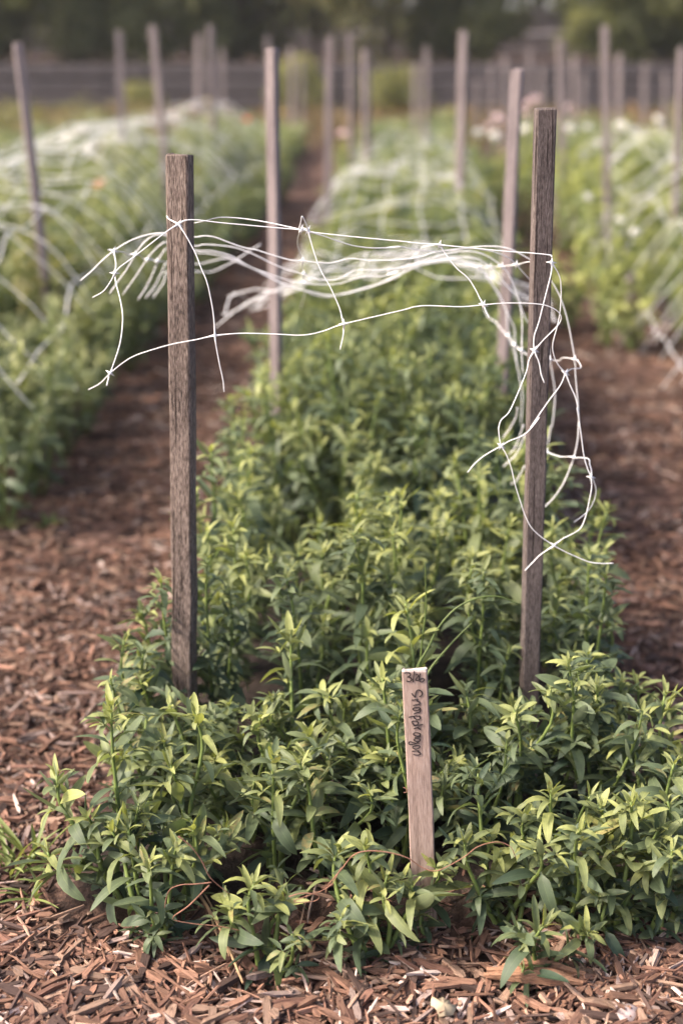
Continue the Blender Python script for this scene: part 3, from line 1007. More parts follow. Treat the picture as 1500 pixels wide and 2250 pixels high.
hero('leafy snapdragon at the left front corner with a tall shoot reaching over the path', 270, 2010, [(245, 1530, 0.03, 0.08), (125, 1680, 0.0), (105, 1850, 0.0)], 1, 3, 0.13)
hero('snapdragon at left front with a pale tall shoot just before the left stake', 425, 1990, [(428, 1545, 0.03, 0.16), (375, 1660, 0.0)], 2, 3, 0.15)
hero('low dense snapdragon at the left front edge hugging the mulch', 350, 2085, [(280, 1790, 0.02), (425, 1790, 0.02)], 3, 4, 0.12)
hero('low rosette topped snapdragon at the front edge, left of the marker', 585, 2125, [(560, 1915, -0.005, 0.06), (620, 1960, 0.0)], 4, 3, 0.11, 0.045, size=1.15)
hero('small low snapdragon at the front edge right before the marker', 820, 2120, [(800, 1835, 0.01, 0.04), (850, 1900, 0.0), (770, 1960, 0.0)], 5, 3, 0.11, 0.055, size=1.1)
hero('snapdragon with a forked top midway between left corner and marker', 610, 1965, [(600, 1620, 0.04, 0.05), (560, 1690, 0.0)], 6, 3, 0.18)
hero('small snapdragon shoot touching the right face of the marker foot', 950, 2075, [(955, 1880, -0.015)], 71, 1, 0.07, 0.04, size=0.9)
hero('snapdragon at right front with a forked yellowish top beside the soil gap', 1110, 2050, [(1082, 1815, 0.0, 0.18), (1135, 1840, 0.0, .1)], 8, 4, 0.15)
hero('smallest lone snapdragon sprout standing in front of the bed at right', 1195, 2165, [(1195, 2010, -0.005, 0.0), (1150, 2100, -0.01)], 9, 2, 0.06, 0.05, size=1.0)
hero('brightest yellow green tall snapdragon at the right front', 1340, 2075, [(1385, 1740, 0.01, 0.42), (1300, 1840, 0.0, 0.2), (1420, 1880, 0.0, 0.25)], 10, 3, 0.13, size=1.15)
hero('slender upright snapdragon left of the brightest one at right front', 1225, 2050, [(1210, 1715, 0.01, 0.15), (1275, 1800, 0.0)], 11, 3, 0.16)
hero('dark leaved low snapdragon at the right front corner', 1440, 2070, [(1445, 1800, 0.0), (1485, 1880, 0.0)], 12, 4, 0.14)
hero('snapdragon at the right picture edge behind the corner plant', 1470, 1930, [(1460, 1500, 0.05, 0.15), (1500, 1640, 0.0)], 13, 4, 0.2)
hero('full snapdragon behind the forked one, left of the marker', 730, 1960, [(720, 1640, 0.03), (680, 1760, 0.0)], 14, 4, 0.19)
hero('tall flowering shoot snapdragon rising right behind the marker at its left', 870, 1930, [(890, 1300, 0.14, 0.08), (850, 1640, 0.0)], 15, 4, 0.19)
hero('tall snapdragon with a bare upright stem between left stake and marker', 660, 1880, [(640, 1365, 0.08, 0.06), (600, 1560, 0.02)], 16, 4, 0.2)
hero('snapdragon filling the gap right behind the left front corner', 500, 1880, [(530, 1600, 0.02), (470, 1640, 0.0)], 17, 4, 0.18)
hero('snapdragon beside the path just left of the left stake', 330, 1850, [(325, 1480, 0.06), (270, 1640, 0.0)], 18, 4, 0.18)
hero('shaded snapdragon right of the marker with broad drooping leaves', 1010, 1905, [(1010, 1640, 0.0), (960, 1680, 0.0, -.1)], 19, 4, 0.18, young=-0.08)
hero('snapdragon between marker and right stake with a neat pointed top', 1110, 1885, [(1060, 1560, 0.04), (1150, 1640, 0.0)], 20, 4, 0.2)
hero('snapdragon just before the foot of the right stake', 1190, 1855, [(1120, 1530, 0.02), (1220, 1600, 0.0)], 21, 4, 0.2)
hero('broad snapdragon right of the right stake, half hidden by the bright one', 1310, 1880, [(1300, 1530, 0.02), (1340, 1600, 0.0)], 22, 4, 0.21)
hero('snapdragon with yellow tips at the far right beside the right path', 1400, 1830, [(1400, 1480, 0.05, 0.2), (1360, 1540, 0.0)], 23, 4, 0.22)
hero('snapdragon close behind the marker with greyish drooping leaves', 780, 1850, [(760, 1520, 0.02), (820, 1480, 0.03)], 24, 4, 0.2, young=-0.05)
hero('snapdragon close before the left stake foot', 440, 1830, [(470, 1570, 0.0), (350, 1590, 0.0)], 25, 4, 0.15)
hero('snapdragon on the soil between marker and tall stemmed plant', 905, 1860, [(980, 1560, 0.03), (910, 1560, 0.02)], 26, 4, 0.19)

hero('snapdragon spilling onto the path at the outer side of the left stake', 335, 1745, [(330, 1420, 0.0, -.05), (290, 1500, 0.0, -.1)], 27, 4, 0.2, young=-0.1)

# ------------------------------------------------------------------ the rest of the central bed
VAR = [plant_variant(300 + i, 0.29, 6, 0.09, M['leaf'], 1.15, (-0.05, 0.02, 0.10, 0.0, -0.08, 0.06, 0.15, 0.0)[i]) for i in range(8)]
prng = random.Random(42)
ORD = ['first', 'second', 'third', 'fourth', 'fifth', 'sixth', 'seventh', 'eighth', 'ninth', 'tenth', 'eleventh', 'twelfth', 'thirteenth', 'fourteenth', 'fifteenth', 'sixteenth', 'seventeenth', 'eighteenth', 'nineteenth', 'twentieth']
ORD += ['twenty-' + o for o in ORD[:9]] + ['thirtieth'] + ['thirty-' + o for o in ORD[:9]]
COLW = ('along the left path', 'left of the middle', 'in the middle', 'right of the middle', 'along the right path')
def snap_label(k, i, zone):
    return f'snapdragon {COLW[k]} of the central bed, {ORD[i]} row behind the front stakes'
y = 1.80
row_i = 0
while y < 7.2:
    step = 0.135 if y < 4 else 0.17
    n = 5
    zone = ('between the first and second pairs of stakes', 'between the second and third pairs of stakes', 'beyond the third pair of stakes')[0 if y < 2.74 else 1 if y < 5.2 else 2]
    for k in range(n):
        x0 = (-0.195 if y > 2.1 else -0.20) + (0.44 if y > 2.1 else 0.51) * (k + 0.5 * (row_i % 2) * 0.6) / (n - 1) + prng.uniform(-0.03, 0.03)
        yy = y + prng.uniform(-0.035, 0.035)
        x = row_x(x0, yy)
        if prng.random() < 0.05 or any(math.hypot(x - hx, (yy - hy) * 0.8) < hr for hx, hy, hr in ((0.16, 3.62, 0.15), (-0.03, 2.32, 0.10), (0.22, 2.25, 0.08))):
            continue
        z = ground_z(x, yy)
        place_variant('snapdragon_plant', snap_label(k, row_i, zone), 'plant', 'snapdragons ' + zone, VAR[prng.randrange(len(VAR))], (x, yy, z), prng.uniform(0, 6.28), prng.uniform(0.85, 1.15) * (1.0 if y < 2.3 else 1.15))
    y += step
    row_i += 1

# left bed: taller plants under the net; right bed: brighter flowering plants
VARL = [plant_variant(400 + i, 0.39, 6, 0.13, M['leaf_left'], 1.35, (0.0, 0.08, -0.05, 0.12)[i]) for i in range(4)]
VARR = [plant_variant(450 + i, 0.36, 6, 0.14, M['leaf_right'], 1.55, (0.1, 0.18, 0.0, 0.22)[i]) for i in range(4)]
y = 2.8
row_i = -1
while y < 9.0:
    row_i += 1
    for k in range(5):
        x0 = -1.56 + 0.78 * k / 4 + prng.uniform(-0.05, 0.05)
        yy = y + prng.uniform(-0.07, 0.07)
        edge = 0.72 if k == 4 else 1.0
        place_variant('bedding_plant', f'tall green plant, {ORD[4 - k]} from the path, {ORD[row_i]} row of the netted left bed', 'plant', 'plants of the left bed', VARL[prng.randrange(4)], (row_x(x0, yy), yy, 0.02), prng.uniform(0, 6.28), prng.uniform(0.85, 1.2) * edge)
    y += 0.20

def flower_mesh(mat, rng, n=34, r=0.034):
    V, F = [], []
    for i in range(n):
        t = i / n
        a = i * 2.39996
        el = R(85 - 75 * t)
        d = Vector((math.cos(a) * math.cos(el), math.sin(a) * math.cos(el), math.sin(el)))
        up = Vector((0, 0, 1)) if el < 1.2 else Vector((math.cos(a + 2), math.sin(a + 2), 0.1))
        v, f, _ = leaf_geo(1.0, 0.55, -0.5, 0.3, ROWS_MED, 0, rng)
        m = leaf_matrix(Vector((0, 0, 0)) + d * 0.004, d, up, r * (0.75 + 0.35 * t))
        n0 = len(V)
        V += [m @ Vector(q) for q in v]
        F += [tuple(x + n0 for x in q) for q in f]
    return mesh_from('flower', V, F, mat, True)
FM = {k: flower_mesh(M['petal_' + k], random.Random(9)) for k in ('white', 'pink', 'peach', 'red', 'yellow')}

def flower_plant(label, group, var, loc, sc, blooms):
    root = place_variant('flowering_plant', label, 'plant', group, var, loc, prng.uniform(0, 6.28), sc)
    root.rotation_euler = (0, 0, 0)
    for kind, wpos, fs in blooms:
        lp = (Vector(wpos) - Vector(loc)) / sc
        pts = catmull([Vector((0, 0, 0.02)), Vector((lp.x * .5, lp.y * .5, lp.z * .6)), lp], 4)
        v, f = tube_geo(pts, 0.0022 / sc, 5)
        obj('flower_stem', mesh_from('flower_stem', v, f, M['stem'], True), root)
        fo = obj('flower', FM[kind], root)
        fo.location = lp
        fo.rotation_euler = (R(prng.uniform(5, 45)), R(prng.uniform(-20, 20)), prng.uniform(0, 6))
        fo.scale = (fs / sc,) * 3
    return root

y = 3.6
row_i = -1
while y < 9.0:
    row_i += 1
    for k in range(5):
        x0 = 1.0 + 0.70 * k / 4 + prng.uniform(-0.05, 0.05)
        yy = y + prng.uniform(-0.08, 0.08)
        place_variant('bedding_plant', f'bright green bloomless plant, {ORD[k]} from the path, {ORD[row_i]} row of the right bed', 'plant', 'plants of the right bed', VARR[prng.randrange(4)], (row_x(x0, yy), yy, 0.02), prng.uniform(0, 6.28), prng.uniform(0.8, 1.15) * (0.75 if k == 0 else 1.0))
    y += 0.225
BL = [  # picture x, y of the bloom, forward distance, kind, size, label
 (1090, 270, 7.4, 'pink', 2.0, 'large pale pink bloom left of the second right stake'),
 (1175, 228, 8.2, 'pink', 2.0, 'pale pink bloom seen over the top of the front right stake'),
 (1245, 245, 8.0, 'pink', 1.7, 'pale pink bloom right of the front right stake top'),
 (1052, 300, 7.0, 'white', 1.6, 'creamy bloom right of the pale third stake'),
 (1085, 308, 6.8, 'white', 1.6, 'creamy bloom under the large pink one'),
 (1150, 292, 7.0, 'white', 1.5, 'white bloom close left of the front right stake'),
 (1250, 292, 6.6, 'white', 1.6, 'white bloom close right of the front right stake'),
 (1290, 288, 6.9, 'white', 1.5, 'white bloom left of the tallest right stake'),
 (1360, 285, 6.6, 'white', 1.6, 'white bloom right of the tallest right stake'),
 (1392, 296, 7.2, 'white', 1.5, 'white bloom farther right of the tallest right stake'),
 (1440, 270, 7.6, 'white', 1.6, 'white bloom near the right picture edge'),
 (1316, 322, 6.0, 'white', 1.2, 'white bloom touching the tallest right stake on its left'),
 (1352, 356, 5.6, 'white', 1.2, 'white bloom low right of the tallest right stake'),
 (1286, 438, 4.9, 'white', 0.9, 'small white bloom right of the front stake at mid height'),
 (1357, 490, 4.6, 'white', 0.95, 'upper one of two low white blooms by the right path'),
 (1394, 517, 4.5, 'white', 0.95, 'lower one of two low white blooms by the right path'),
 (752, 300, 9.0, 'pink', 1.6, 'small pinkish bloom by the fourth stake of the central bed'),
 (185, 300, 5.6, 'white', 2.1, 'big white bloom standing over the left bed'),
 (222, 412, 4.7, 'peach', 1.2, 'peach bloom low in the net of the left bed'),
 (541, 268, 8.0, 'red', 1.2, 'salmon red bloom at the far end of the left bed'),
 (458, 226, 8.4, 'yellow', 1.1, 'yellow bloom by the tall thin stake of the left bed'),
 (616, 250, 8.8, 'yellow', 1.0, 'faint yellow bloom by the second stake of the central bed'),
]
for bx, by, Y, kind, fs, lab in BL:
    p = at(bx, by, Y)
    fs *= 0.68
    blooms = [(kind, p, fs)]
    if fs > 1.1:
        for q in range(2):
            blooms.append((kind, p + Vector((prng.uniform(-.09, .09), prng.uniform(-.05, .15), prng.uniform(-.07, .0))), fs * prng.uniform(0.55, 0.85)))
    var = VARL[1] if bx < 700 else VARR[prng.randrange(4)]
    flower_plant('plant with ' + lab, 'plants in bloom', var, (p.x + prng.uniform(-.03, .03), Y + prng.uniform(-.03, .03), 0.02), min(1.1, max(0.8, p.z / 0.5)), blooms)

# far ends of the beds: one mass of foliage
def far_mass(name, label, mat, rects, seed, hgt):
    rng = random.Random(seed)
    leaves = []
    for (xa, xb, ya, yb, n) in rects:
        for _ in range(n):
            yy = rng.uniform(ya, yb)
            x = row_x(rng.uniform(xa, xb), yy)
            z = hgt * (0.1 + 0.9 * rng.random() ** 0.7) * (0.75 + 0.5 * mnoise.noise(Vector((x * 1.6, yy * 1.6, seed))))
            a = rng.uniform(0, 6.28)
            d = Vector((math.cos(a), math.sin(a), rng.uniform(-0.2, 1.1)))
            leaves.append((rng.choice((0, 1, 1, 2, 3)), rng.randrange(LEAF_KINDS), leaf_matrix(Vector((x, yy, max(0.02, z))), d, Vector((0, 0, 1)), rng.uniform(0.07, 0.13))))
    o = obj(name, bake_leaves(name, leaves, mat))
    o['kind'] = 'stuff'
    tag(o, label, 'foliage')
far_mass('far_bed_foliage', 'blurred green growth at the far ends of the beds', M['leaf_left'], [(-1.7, -0.9, 8.9, 12.5, 4200), (-0.35, 0.4, 7.1, 12.5, 4200), (0.9, 1.75, 8.8, 13.0, 3600), (2.2, 3.0, 4.5, 13, 5200), (-3.1, -2.2, 5.0, 12.5, 5000)], 61, 0.36)
far_mass('rust_coloured_growth', 'rust brown growth along the foot of the timber wall', M['leaf_rust'], [(-3.6, -1.9, 9.5, 15.8, 4500), (-1.6, 2.6, 12.6, 15.8, 5200)], 62, 0.27)
far_mass('border_growth', 'dark green growth at the left and right ends of the timber wall', M['leaf_tree_b'], [(-6.5, -3.2, 8.5, 15.8, 6500), (2.6, 6.5, 11.0, 15.8, 6500)], 63, 0.33)

# ------------------------------------------------------------------ shrubs and trees behind the walls
def shrub_variant(seed, mat, h, rad, n, leaf, young):
    rng = random.Random(seed)
    lobes = []
    for k in range(16):
        a = rng.uniform(0, 6.28)
        zz = rng.uniform(0.18, 0.86)
        rr = rad * rng.uniform(0.15, 0.72) * (1.15 - 0.7 * abs(zz - 0.42))
        lobes.append((Vector((math.cos(a) * rr, math.sin(a) * rr, zz * h)), rad * rng.uniform(0.26, 0.48), rng.uniform(-0.3, 0.3)))
    leaves = []
    for _ in range(n):
        c, r, sh = lobes[rng.randrange(len(lobes))]
        v = Vector((rng.gauss(0, 1), rng.gauss(0, 1), rng.gauss(0, 1))).normalized()
        p = c + v * r * rng.uniform(0.55, 1.05)
        p.z = max(0.05, p.z)
        d = (v + Vector((rng.uniform(-1, 1), rng.uniform(-1, 1), rng.uniform(-0.9, 0.5)))).normalized()
        ag = 0.4 + sh + young + rng.uniform(-0.2, 0.2)
        row = 0 if ag < 0.27 else 1 if ag < 0.48 else 2 if ag < 0.74 else 3
        leaves.append((row, rng.randrange(LEAF_KINDS), leaf_matrix(p, d, v + Vector((0, 0, 0.6)), leaf * rng.uniform(0.7, 1.4), rng.uniform(-0.6, 0.6))))
    crown = bake_leaves('crown', leaves, mat)
    V, F = [], []
    def limb(pts, r0, r1):
        P = catmull(pts, 4)
        v, f = tube_geo(P, [r0 + (r1 - r0) * i / (len(P) - 1) for i in range(len(P))], 6)
        n0 = len(V)
        V.extend(v)
        F.extend(tuple(x + n0 for x in q) for q in f)
    limb([Vector((0, 0, -0.1)), Vector((0.04, 0.02, h * 0.3)), Vector((-0.03, 0.0, h * 0.62))], 0.05 * h / 2, 0.018 * h / 2)
    for c, r, _ in lobes[:9]:
        limb([Vector((0, 0, h * 0.15)), Vector((c.x * 0.5, c.y * 0.5, c.z * 0.7)), c], 0.026 * h / 2, 0.006)
    return mesh_from('trunk', V, F, M['bark'], True), crown
SH = [shrub_variant(501, M['leaf_tree'], 2.2, 1.15, 5200, 0.16, 0.0), shrub_variant(502, M['leaf_tree'], 2.6, 1.3, 5200, 0.18, -0.05),
      shrub_variant(503, M['leaf_tree_b'], 2.0, 1.2, 5200, 0.15, 0.1), shrub_variant(504, M['leaf_tree'], 5.5, 2.4, 9000, 0.30, 0.0),
      shrub_variant(505, M['leaf_tree'], 1.1, 0.7, 2600, 0.11, 0.1)]
def shrub(name, label, v, x, y, z, s, rz, group):
    root = empty(name, (x, y, z))
    root.rotation_euler = (0, 0, rz)
    root.scale = (s, s, s)
    tag(root, label, 'shrub' if name != 'tree' else 'tree', group)
    obj('trunk', SH[v][0], root)
    obj('crown', SH[v][1], root)
SHRUBS = [  # picture x at that distance, distance, ground z, variant, scale, label
 (-330, 18.2, 0.6, 1, 1.0, 'dark green shrub on the terrace beyond the left picture edge'),
 (-40, 17.9, 0.6, 0, 1.0, 'dark green shrub on the terrace at the left picture corner'),
 (170, 18.4, 0.6, 1, 1.0, 'dark shrub on the terrace behind the second stake from the left'),
 (345, 18.0, 0.6, 0, 0.95, 'dark shrub on the terrace behind the leaning left stakes'),
 (520, 18.5, 0.6, 1, 1.0, 'dark shrub on the terrace behind the tall thin left stake'),
 (690, 18.1, 0.6, 2, 1.0, 'olive shrub on the terrace above the middle stakes'),
 (855, 18.3, 0.6, 2, 1.05, 'olive shrub on the terrace behind the lone darker stake'),
 (1000, 18.6, 0.6, 0, 0.9, 'dark shrub on the terrace behind the pale third stake'),
 (1395, 18.2, 0.6, 0, 1.0, 'dark shrub on the terrace behind the right bed stakes'),
 (1560, 18.0, 0.6, 1, 1.0, 'dark shrub on the terrace at the right picture corner'),
 (1840, 18.4, 0.6, 1, 1.0, 'dark shrub on the terrace beyond the right picture edge'),
 (860, 15.9, 0.0, 4, 0.52, 'small green shrub in front of the timber wall in the middle'),
 (650, 15.9, 0.0, 4, 0.6, 'small dark shrub in front of the timber wall by two faint stakes'),
 (310, 16.0, 0.0, 4, 0.38, 'small green shrub against the timber wall at left'),
 (1290, 17.3, 0.6, 4, 0.5, 'small green shrub on the terrace at right'),
 (1150, 23.5, 1.26, 2, 0.8, 'olive shrub on the upper terrace over the wall gap'),
 (1260, 23.8, 1.26, 2, 0.85, 'pale olive shrub on the upper terrace right of the wall gap'),
]
for i, (px, Y, z, v, s, lab) in enumerate(SHRUBS):
    shrub('shrub', lab, v, at(px, 60, Y).x, Y, z, s, i * 1.3, 'shrubs behind the garden')
for i, px in enumerate((-900, -560, -250, 60, 330, 610, 880, 1180, 1440, 1740, 2050, 2380)):
    Y = 27.5 + (i % 3) * 1.4
    where = 'behind the left half of the timber walls' if px < 750 else 'behind the right half of the timber walls'
    shrub('tree', 'broad dark tree on the upper terrace ' + where, 3, at(px, 60, Y).x, Y, 1.26, 0.95 + 0.1 * (i % 2), i * 0.9, 'trees ' + where)

# ------------------------------------------------------------------ mulch
CHIP_COL = [((0.245, 0.134, 0.092), 0.30), ((0.165, 0.086, 0.062), 0.24), ((0.31, 0.20, 0.145), 0.18), ((0.37, 0.27, 0.235), 0.10), ((0.075, 0.046, 0.038), 0.14), ((0.58, 0.46, 0.40), 0.04)]
def pick_col(rng, dim=1.0):
    t = rng.random()
    for c, w in CHIP_COL:
        if t < w:
            break
        t -= w
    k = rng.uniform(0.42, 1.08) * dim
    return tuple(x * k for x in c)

def chip_geo(rng, L, W, T):
    """splintered chip: hexagonal outline tapering to ragged ends"""
    xs = [-0.5, -0.32 + rng.uniform(-.08, .08), 0.28 + rng.uniform(-.08, .08), 0.5]
    ws = [rng.uniform(0.1, 0.55), rng.uniform(0.8, 1.0), rng.uniform(0.75, 1.0), rng.uniform(0.08, 0.5)]
    bow = rng.uniform(-0.12, 0.12)
    v = []
    for x, w in zip(xs, ws):
        cz = bow * L * (1 - 4 * x * x) * 0.5
        cy = rng.uniform(-0.12, 0.12) * W
        for (sy, sz) in ((-1, -1), (1, -1), (1, 1), (-1, 1)):
            v.append((x * L + rng.uniform(-.05, .05) * L, cy + sy * w * W / 2, cz + sz * T / 2 * (0.5 + 0.5 * w) + rng.uniform(-.15, .15) * T))
    f = [(3, 2, 1, 0), (12, 13, 14, 15)]
    for i in range(3):
        for k in range(4):
            k2 = (k + 1) % 4
            f.append((i * 4 + k, i * 4 + k2, (i + 1) * 4 + k2, (i + 1) * 4 + k))
    return v, f

def in_bed(x, y, m=0.03):
    x0 = x - SLOPE * (y - 1.72)
    for a, b in BEDS:
        if a + m < x0 < b - m and y > BED_FRONT + m:
            return True
    return False

def mulch():
    rng = random.Random(8)
    protos = []
    for _ in range(60):
        L = rng.choice((rng.uniform(0.006, 0.016), rng.uniform(0.008, 0.022), rng.uniform(0.02, 0.042), rng.uniform(0.035, 0.07)))
        W = min(L * 0.5, rng.choice((rng.uniform(0.0015, 0.004), rng.uniform(0.003, 0.009))))
        v, f = chip_geo(rng, L, W, min(W, rng.uniform(0.0015, 0.0045)))
        protos.append((np.array(v), np.array(f[:2]), np.array(f[2:])))
    V, F, T, Gr, n = [], [], [], [], 0
    def add(x, y, lift, sc=1.0, dim=1.0):
        nonlocal n
        pv, f1, f2 = protos[rng.randrange(60)]
        a, p, q = rng.uniform(0, 6.28), rng.gauss(0, 0.22), rng.gauss(0, 0.45)
        m = np.array(Matrix.Rotation(a, 3, 'Z') @ Matrix.Rotation(p, 3, 'Y') @ Matrix.Rotation(q, 3, 'X')) * sc
        v = pv @ m.T + np.array((x, y, ground_z(x, y) + lift))
        V.append(v)
        F.append(f1 + n)
        F.append(f2 + n)
        Gr.append(pv + np.array((rng.uniform(0, 9), rng.uniform(0, 9), rng.uniform(0, 9))))
        c = pick_col(rng, dim)
        T.append(np.tile(np.array((*c, 1.0)), (16, 1)))
        n += 16
    def area(xa, xb, ya, yb, num, sc=1.0, rel=False):
        for _ in range(num):
            y = rng.uniform(ya, yb)
            x = rng.uniform(xa, xb)
            if rel:
                x = row_x(x, y)
            if in_bed(x, y) and rng.random() < 0.88:
                continue
            if rng.random() < 0.12 + 1.7 * mnoise.noise(Vector((x * 5.0, y * 5.0, 11.0))):
                continue
            add(x, y, 0.002 + 0.011 * rng.random() ** 1.6, sc * rng.uniform(0.8, 1.25), 0.78 if rel else 1.12)  # path chips darkened: part of the paths' shading is put into their colour
    area(-0.62, 0.62, 1.05, 1.48, 17000)
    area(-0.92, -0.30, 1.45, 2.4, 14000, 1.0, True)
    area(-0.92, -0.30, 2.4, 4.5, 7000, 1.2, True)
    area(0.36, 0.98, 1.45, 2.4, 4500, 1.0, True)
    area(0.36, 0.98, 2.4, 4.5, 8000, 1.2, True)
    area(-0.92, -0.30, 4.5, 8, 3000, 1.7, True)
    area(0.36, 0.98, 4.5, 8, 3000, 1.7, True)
    area(-1.6, -0.6, 0.6, 1.4, 3000, 1.2)
    area(0.6, 1.6, 0.6, 1.4, 3000, 1.2)
    o = obj('wood_chip_mulch', mesh_from('wood_chip_mulch', np.concatenate(V), [q for a in F for q in a.tolist()], M['chip'], False, np.concatenate(T), np.concatenate(Gr)))
    o['kind'] = 'stuff'
    tag(o, 'reddish brown wood chip mulch covering the paths and the foreground', 'mulch')
    # the larger chips that can be told apart
    big = []
    for _ in range(24):
        L = rng.uniform(0.025, 0.06)
        W = rng.uniform(0.005, 0.013)
        v, f = chip_geo(rng, L, W, rng.uniform(0.003, 0.007))
        c = pick_col(rng)
        if rng.random() < 0.3:
            c = tuple(min(0.55, x * 1.5) for x in c)
        tone = 'pale' if c[0] > 0.33 else 'tan' if c[0] > 0.26 else 'reddish brown' if c[0] > 0.12 else 'dark brown'
        form = ('long slim' if W < 0.009 else 'long broad') if L > 0.043 else ('short slim' if W < 0.009 else 'stubby broad')
        big.append((mesh_from('wood_chip', v, f, M['chip'], False, [(*c, 1)] * 16, v), form + ' ' + tone + ' '))
    spots = [('wood chip lying loose on the mulch in the foreground', 'large chips in the foreground', (-0.38, 0.38), (1.21, 1.40), 165, False),
             ('wood chip lying loose on the mulch of the left path', 'large chips on the left path', (-0.62, -0.36), (1.45, 2.5), 85, True),
             ('wood chip lying loose on the mulch of the right path', 'large chips on the right path', (0.46, 0.84), (1.9, 3.2), 50, True)]
    for lab, grp, xr, yr, num, rel in spots:
        k = 0
        while k < num:
            y = rng.uniform(*yr)
            x = rng.uniform(*xr)
            if rel:
                x = row_x(x, y)
            if in_bed(x, y, 0.0):
                continue
            bm_, look = big[rng.randrange(24)]
            c = obj('wood_chip', bm_)
            c.location = (x, y, ground_z(x, y) + 0.012)
            c.rotation_euler = (rng.gauss(0, 0.2), rng.gauss(0, 0.15), rng.uniform(0, 6.28))
            tag(c, look + lab, 'wood chip', grp)
            k += 1
mulch()

# single pieces lying in the foreground
def bark_strip():
    rng = random.Random(77)
    a, b = on_ground(1055, 2165), on_ground(1315, 2185)
    V, F = [], []
    for k in range(9):
        o = Vector((0, rng.uniform(-.010, .010), 0.014 + rng.uniform(0, .008)))
        p = [a + (b - a) * (rng.uniform(0, .25)) + o, a.lerp(b, .5) + o + Vector((0, rng.uniform(-.006, .006), .004)), a + (b - a) * rng.uniform(.75, 1.0) + o * 0.9]
        P = catmull(p, 5)
        v, f = tube_geo(P, [0.0045 * (0.4 + math.sin(math.pi * (i + 1) / (len(P) + 1))) * rng.uniform(.8, 1.1) for i in range(len(P))], 5)
        n0 = len(V)
        V += v
        F += [tuple(x + n0 for x in q) for q in f]
    o = obj('bark_strip', mesh_from('bark_strip', V, F, M['chip'], False, [(0.27, 0.145, 0.09, 1)] * len(V), [(p.x - a.x, p.y, p.z) for p in V]))
    tag(o, 'long fibrous reddish bark strip lying at right under the smallest sprout', 'bark')
bark_strip()

def stone(px, py, rx, ry, rz, label, seed):
    rng = random.Random(seed)
    V, F = [], []
    nu, nv = 12, 8
    for j in range(nv + 1):
        ph = math.pi * j / nv - math.pi / 2
        for i in range(nu):
            th = 2 * math.pi * i / nu
            d = Vector((math.cos(ph) * math.cos(th), math.cos(ph) * math.sin(th), math.sin(ph)))
            k = 1 + 0.28 * mnoise.noise(d * 1.6 + Vector((seed, 0, 0)))
            V.append((d.x * rx * k, d.y * ry * k, d.z * rz * k))
    for j in range(nv):
        for i in range(nu):
            i2 = (i + 1) % nu
            F.append((j * nu + i, j * nu + i2, (j + 1) * nu + i2, (j + 1) * nu + i))
    o = obj('stone', mesh_from('stone', V, F, M['stone'], True))
    p = on_ground(px, py, 0.01)
    o.location = (p.x, p.y, ground_z(p.x, p.y) + rz * 0.6)
    o.rotation_euler = (0, 0, seed)
    tag(o, label, 'stone')
stone(1378, 2232, 0.021, 0.013, 0.010, 'pale pinkish flat stone at the bottom right edge', 1)
stone(1022, 2205, 0.015, 0.010, 0.008, 'brown rounded stone right of the pale dead leaf', 2)
stone(768, 2218, 0.009, 0.008, 0.007, 'small pale round stone at the bottom middle', 3)

def dead_leaf():
    rng = random.Random(3)
    V = [Vector((0, 0, 0.004))]
    for i in range(16):
        a = i / 16 * 6.283
        r = 0.013 * rng.uniform(0.7, 1.15)
        V.append(Vector((math.cos(a) * r, math.sin(a) * r, rng.uniform(-0.003, 0.005))))
    F = [(0, i + 1, (i + 1) % 16 + 1) for i in range(16)]
    o = obj('dead_leaf', mesh_from('dead_leaf', V, F, M['deadleaf'], True))
    p = on_ground(972, 2217, 0.02)
    o.location = (p.x, p.y, ground_z(p.x, p.y) + 0.022)
    o.rotation_euler = (R(18), R(8), 0.5)
    so = o.modifiers.new('thickness', 'SOLIDIFY')
    so.thickness = 0.0006
    tag(o, 'pale ragged dead leaf on the mulch at the bottom', 'leaf')
dead_leaf()

# dry vines and straw
def fibre(name, label, cat, px, Y0, Y1, r, mat, group=None):
    n = len(px)
    pts = [at(*p, Y0 + (Y1 - Y0) * i / (n - 1)) for i, p in enumerate(px)]
    P = catmull(pts, 5)
    base = P[0].copy()
    v, f = tube_geo([p - base for p in P], [r * (1 - 0.45 * i / (len(P) - 1)) for i in range(len(P))], 6)
    o = obj(name, mesh_from(name, v, f, mat, True))
    o.location = base
    tag(o, label, cat, group)
q8 = lambda *p: [(750 + x / 2, 1600 + y / 2) for x, y in p]
q7 = lambda *p: [(x / 2, 1600 + y / 2) for x, y in p]
fibre('dry_vine', 'thin brown dry vine curving across the foot of the marker', 'vine', q8((-60,690),(0,620),(50,560),(110,540),(200,545),(290,570),(350,610),(410,628),(470,605),(540,565),(600,520),(680,500),(740,520),(765,570)), 1.345, 1.33, 0.0008, M['vine'])
fibre('dry_vine', 'brown dry vine slanting through the left front plants', 'vine', q7((785,475),(840,520),(885,580),(920,650),(960,690),(1010,730)), 1.33, 1.335, 0.0008, M['vine'])
fibre('dry_vine', 'brown dry vine hooking down among the left front leaves', 'vine', q7((930,678),(860,685),(790,690),(740,720),(718,825)), 1.33, 1.33, 0.0008, M['vine'])
fibre('dry_vine', 'brown dry vine lying low from the left plants towards the rosette plant', 'vine', q7((920,690),(830,780),(760,835),(840,858),(960,870),(1060,890)), 1.325, 1.325, 0.0008, M['vine'])
fibre('dry_vine', 'dry reddish vine loop left of the marker foot', 'vine', q7((1270,740),(1330,725),(1400,735),(1380,760),(1290,760),(1440,700),(1500,610)), 1.33, 1.34, 0.0008, M['vine'])
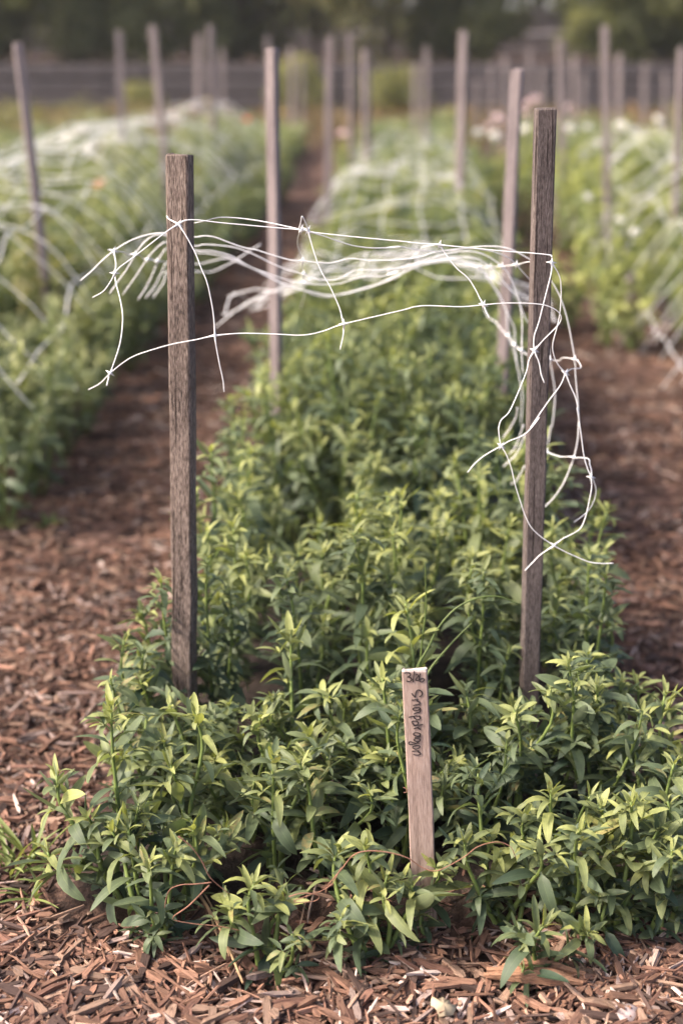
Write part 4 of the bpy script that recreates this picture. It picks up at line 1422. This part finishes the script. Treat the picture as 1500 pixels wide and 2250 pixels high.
def straw_at(label, a, b, r):
    A, B = on_ground(*a, 0.0), on_ground(*b, 0.0)
    A.z, B.z = 0.055, 0.018
    mid = A.lerp(B, 0.5) + Vector((0.004, 0.0, 0.004))
    P = catmull([A, mid, B], 5)
    v, f = tube_geo([p - A for p in P], r, 5)
    o = obj('straw', mesh_from('straw', v, f, M['straw'], True))
    o.location = A
    tag(o, label, 'straw')
straw_at('long tan straw leaning from the left front plants onto the mulch', (415, 2010), (535, 2190), 0.0016)
straw_at('tan straw lying close beside the long one', (430, 2015), (505, 2130), 0.0012)
straw_at('short tan straw at the foot of the left front plants', (420, 2030), (480, 2090), 0.0012)

# bent grass blades in the bed behind the marker
q6 = lambda *p: [(700 + x * .5333, 1200 + y * .5333) for x, y in p]
fibre('bent_grass', 'long pale grass blade arching over towards the right stake', 'grass', q6((395,560),(410,490),(450,420),(490,340),(560,260),(650,215),(740,208),(825,240)), 1.60, 1.62, 0.0017, M['grass'])
fibre('bent_grass', 'straight slanting grass blade behind the marker', 'grass', q6((440,540),(470,490),(520,430),(570,375),(630,318)), 1.60, 1.62, 0.0018, M['grass'])
fibre('bent_grass', 'thin upright grass stalk behind the marker', 'grass', q6((415,520),(425,400),(442,250),(440,140),(438,65)), 1.62, 1.62, 0.0014, M['grass'])

# weeds on the left path
def tuft(name, label, base, blades, seed, cat):
    rng = random.Random(seed)
    b = on_ground(*base, 0.0)
    b.z = ground_z(b.x, b.y)
    root = empty(name, b)
    tag(root, label, cat, 'weeds on the left path')
    for L, w in blades:
        v, f, t = leaf_geo(1.0, w / L, rng.uniform(0.3, 1.1), 0.5, ROWS_FINE, rng.uniform(0.3, 0.7), rng, 0.55, rng.uniform(-.5, .5))
        o = obj('blade', mesh_from('blade', v, f, M['grass'], True, t), root)
        a, e = rng.uniform(0, 6.28), R(rng.uniform(35, 85))
        d = Vector((math.cos(a) * math.cos(e), math.sin(a) * math.cos(e), math.sin(e)))
        o.matrix_basis = leaf_matrix(Vector((rng.uniform(-.012, .012), rng.uniform(-.012, .012), 0)), d, Vector((0, 0, 1)), L)
wr = random.Random(12)
tuft('grass_tuft', 'tall grass tuft on the left path beside the front corner plant', (62, 1905), [(wr.uniform(.06, .13), .006) for _ in range(13)], 1, 'grass')
tuft('grass_tuft', 'grass tuft at the left picture edge above the foreground mulch', (18, 1935), [(wr.uniform(.06, .11), .006) for _ in range(12)], 2, 'grass')
tuft('grass_tuft', 'low grass tuft just left of the lowest corner leaves', (75, 1985), [(wr.uniform(.04, .08), .005) for _ in range(10)], 3, 'grass')
tuft('path_weed', 'small blurred weed on the left path far from the stakes', (110, 1165), [(wr.uniform(.02, .05), .009) for _ in range(16)], 4, 'weed')
tuft('path_weed', 'small blurred weed at the left picture edge on the path', (25, 1170), [(wr.uniform(.02, .05), .009) for _ in range(14)], 5, 'weed')

# ------------------------------------------------------------------ added thin volume over the garden, put in to lift the dark tones
def added_haze():
    m = bpy.data.materials.new('thin_added_haze')
    m.use_nodes = True
    nt = m.node_tree
    nt.nodes.clear()
    out = nt.nodes.new('ShaderNodeOutputMaterial')
    pv = nt.nodes.new('ShaderNodeVolumePrincipled')
    pv.inputs['Color'].default_value = (0.93, 0.93, 0.92, 1)
    pv.inputs['Density'].default_value = 0.0013
    pv.inputs['Anisotropy'].default_value = 0.2
    nt.links.new(pv.outputs[0], out.inputs['Volume'])
    x0, x1, y0, y1, z0, z1 = -255, 255, -65, 405, -1.0, 8.5
    v = [(x, y, z) for z in (z0, z1) for y in (y0, y1) for x in (x0, x1)]
    o = obj('added_haze', mesh_from('added_haze', v, BOX_F, m))
    o['kind'] = 'stuff'
    tag(o, 'thin pale veil added to lift the dark tones of the far garden', 'added_haze')
added_haze()
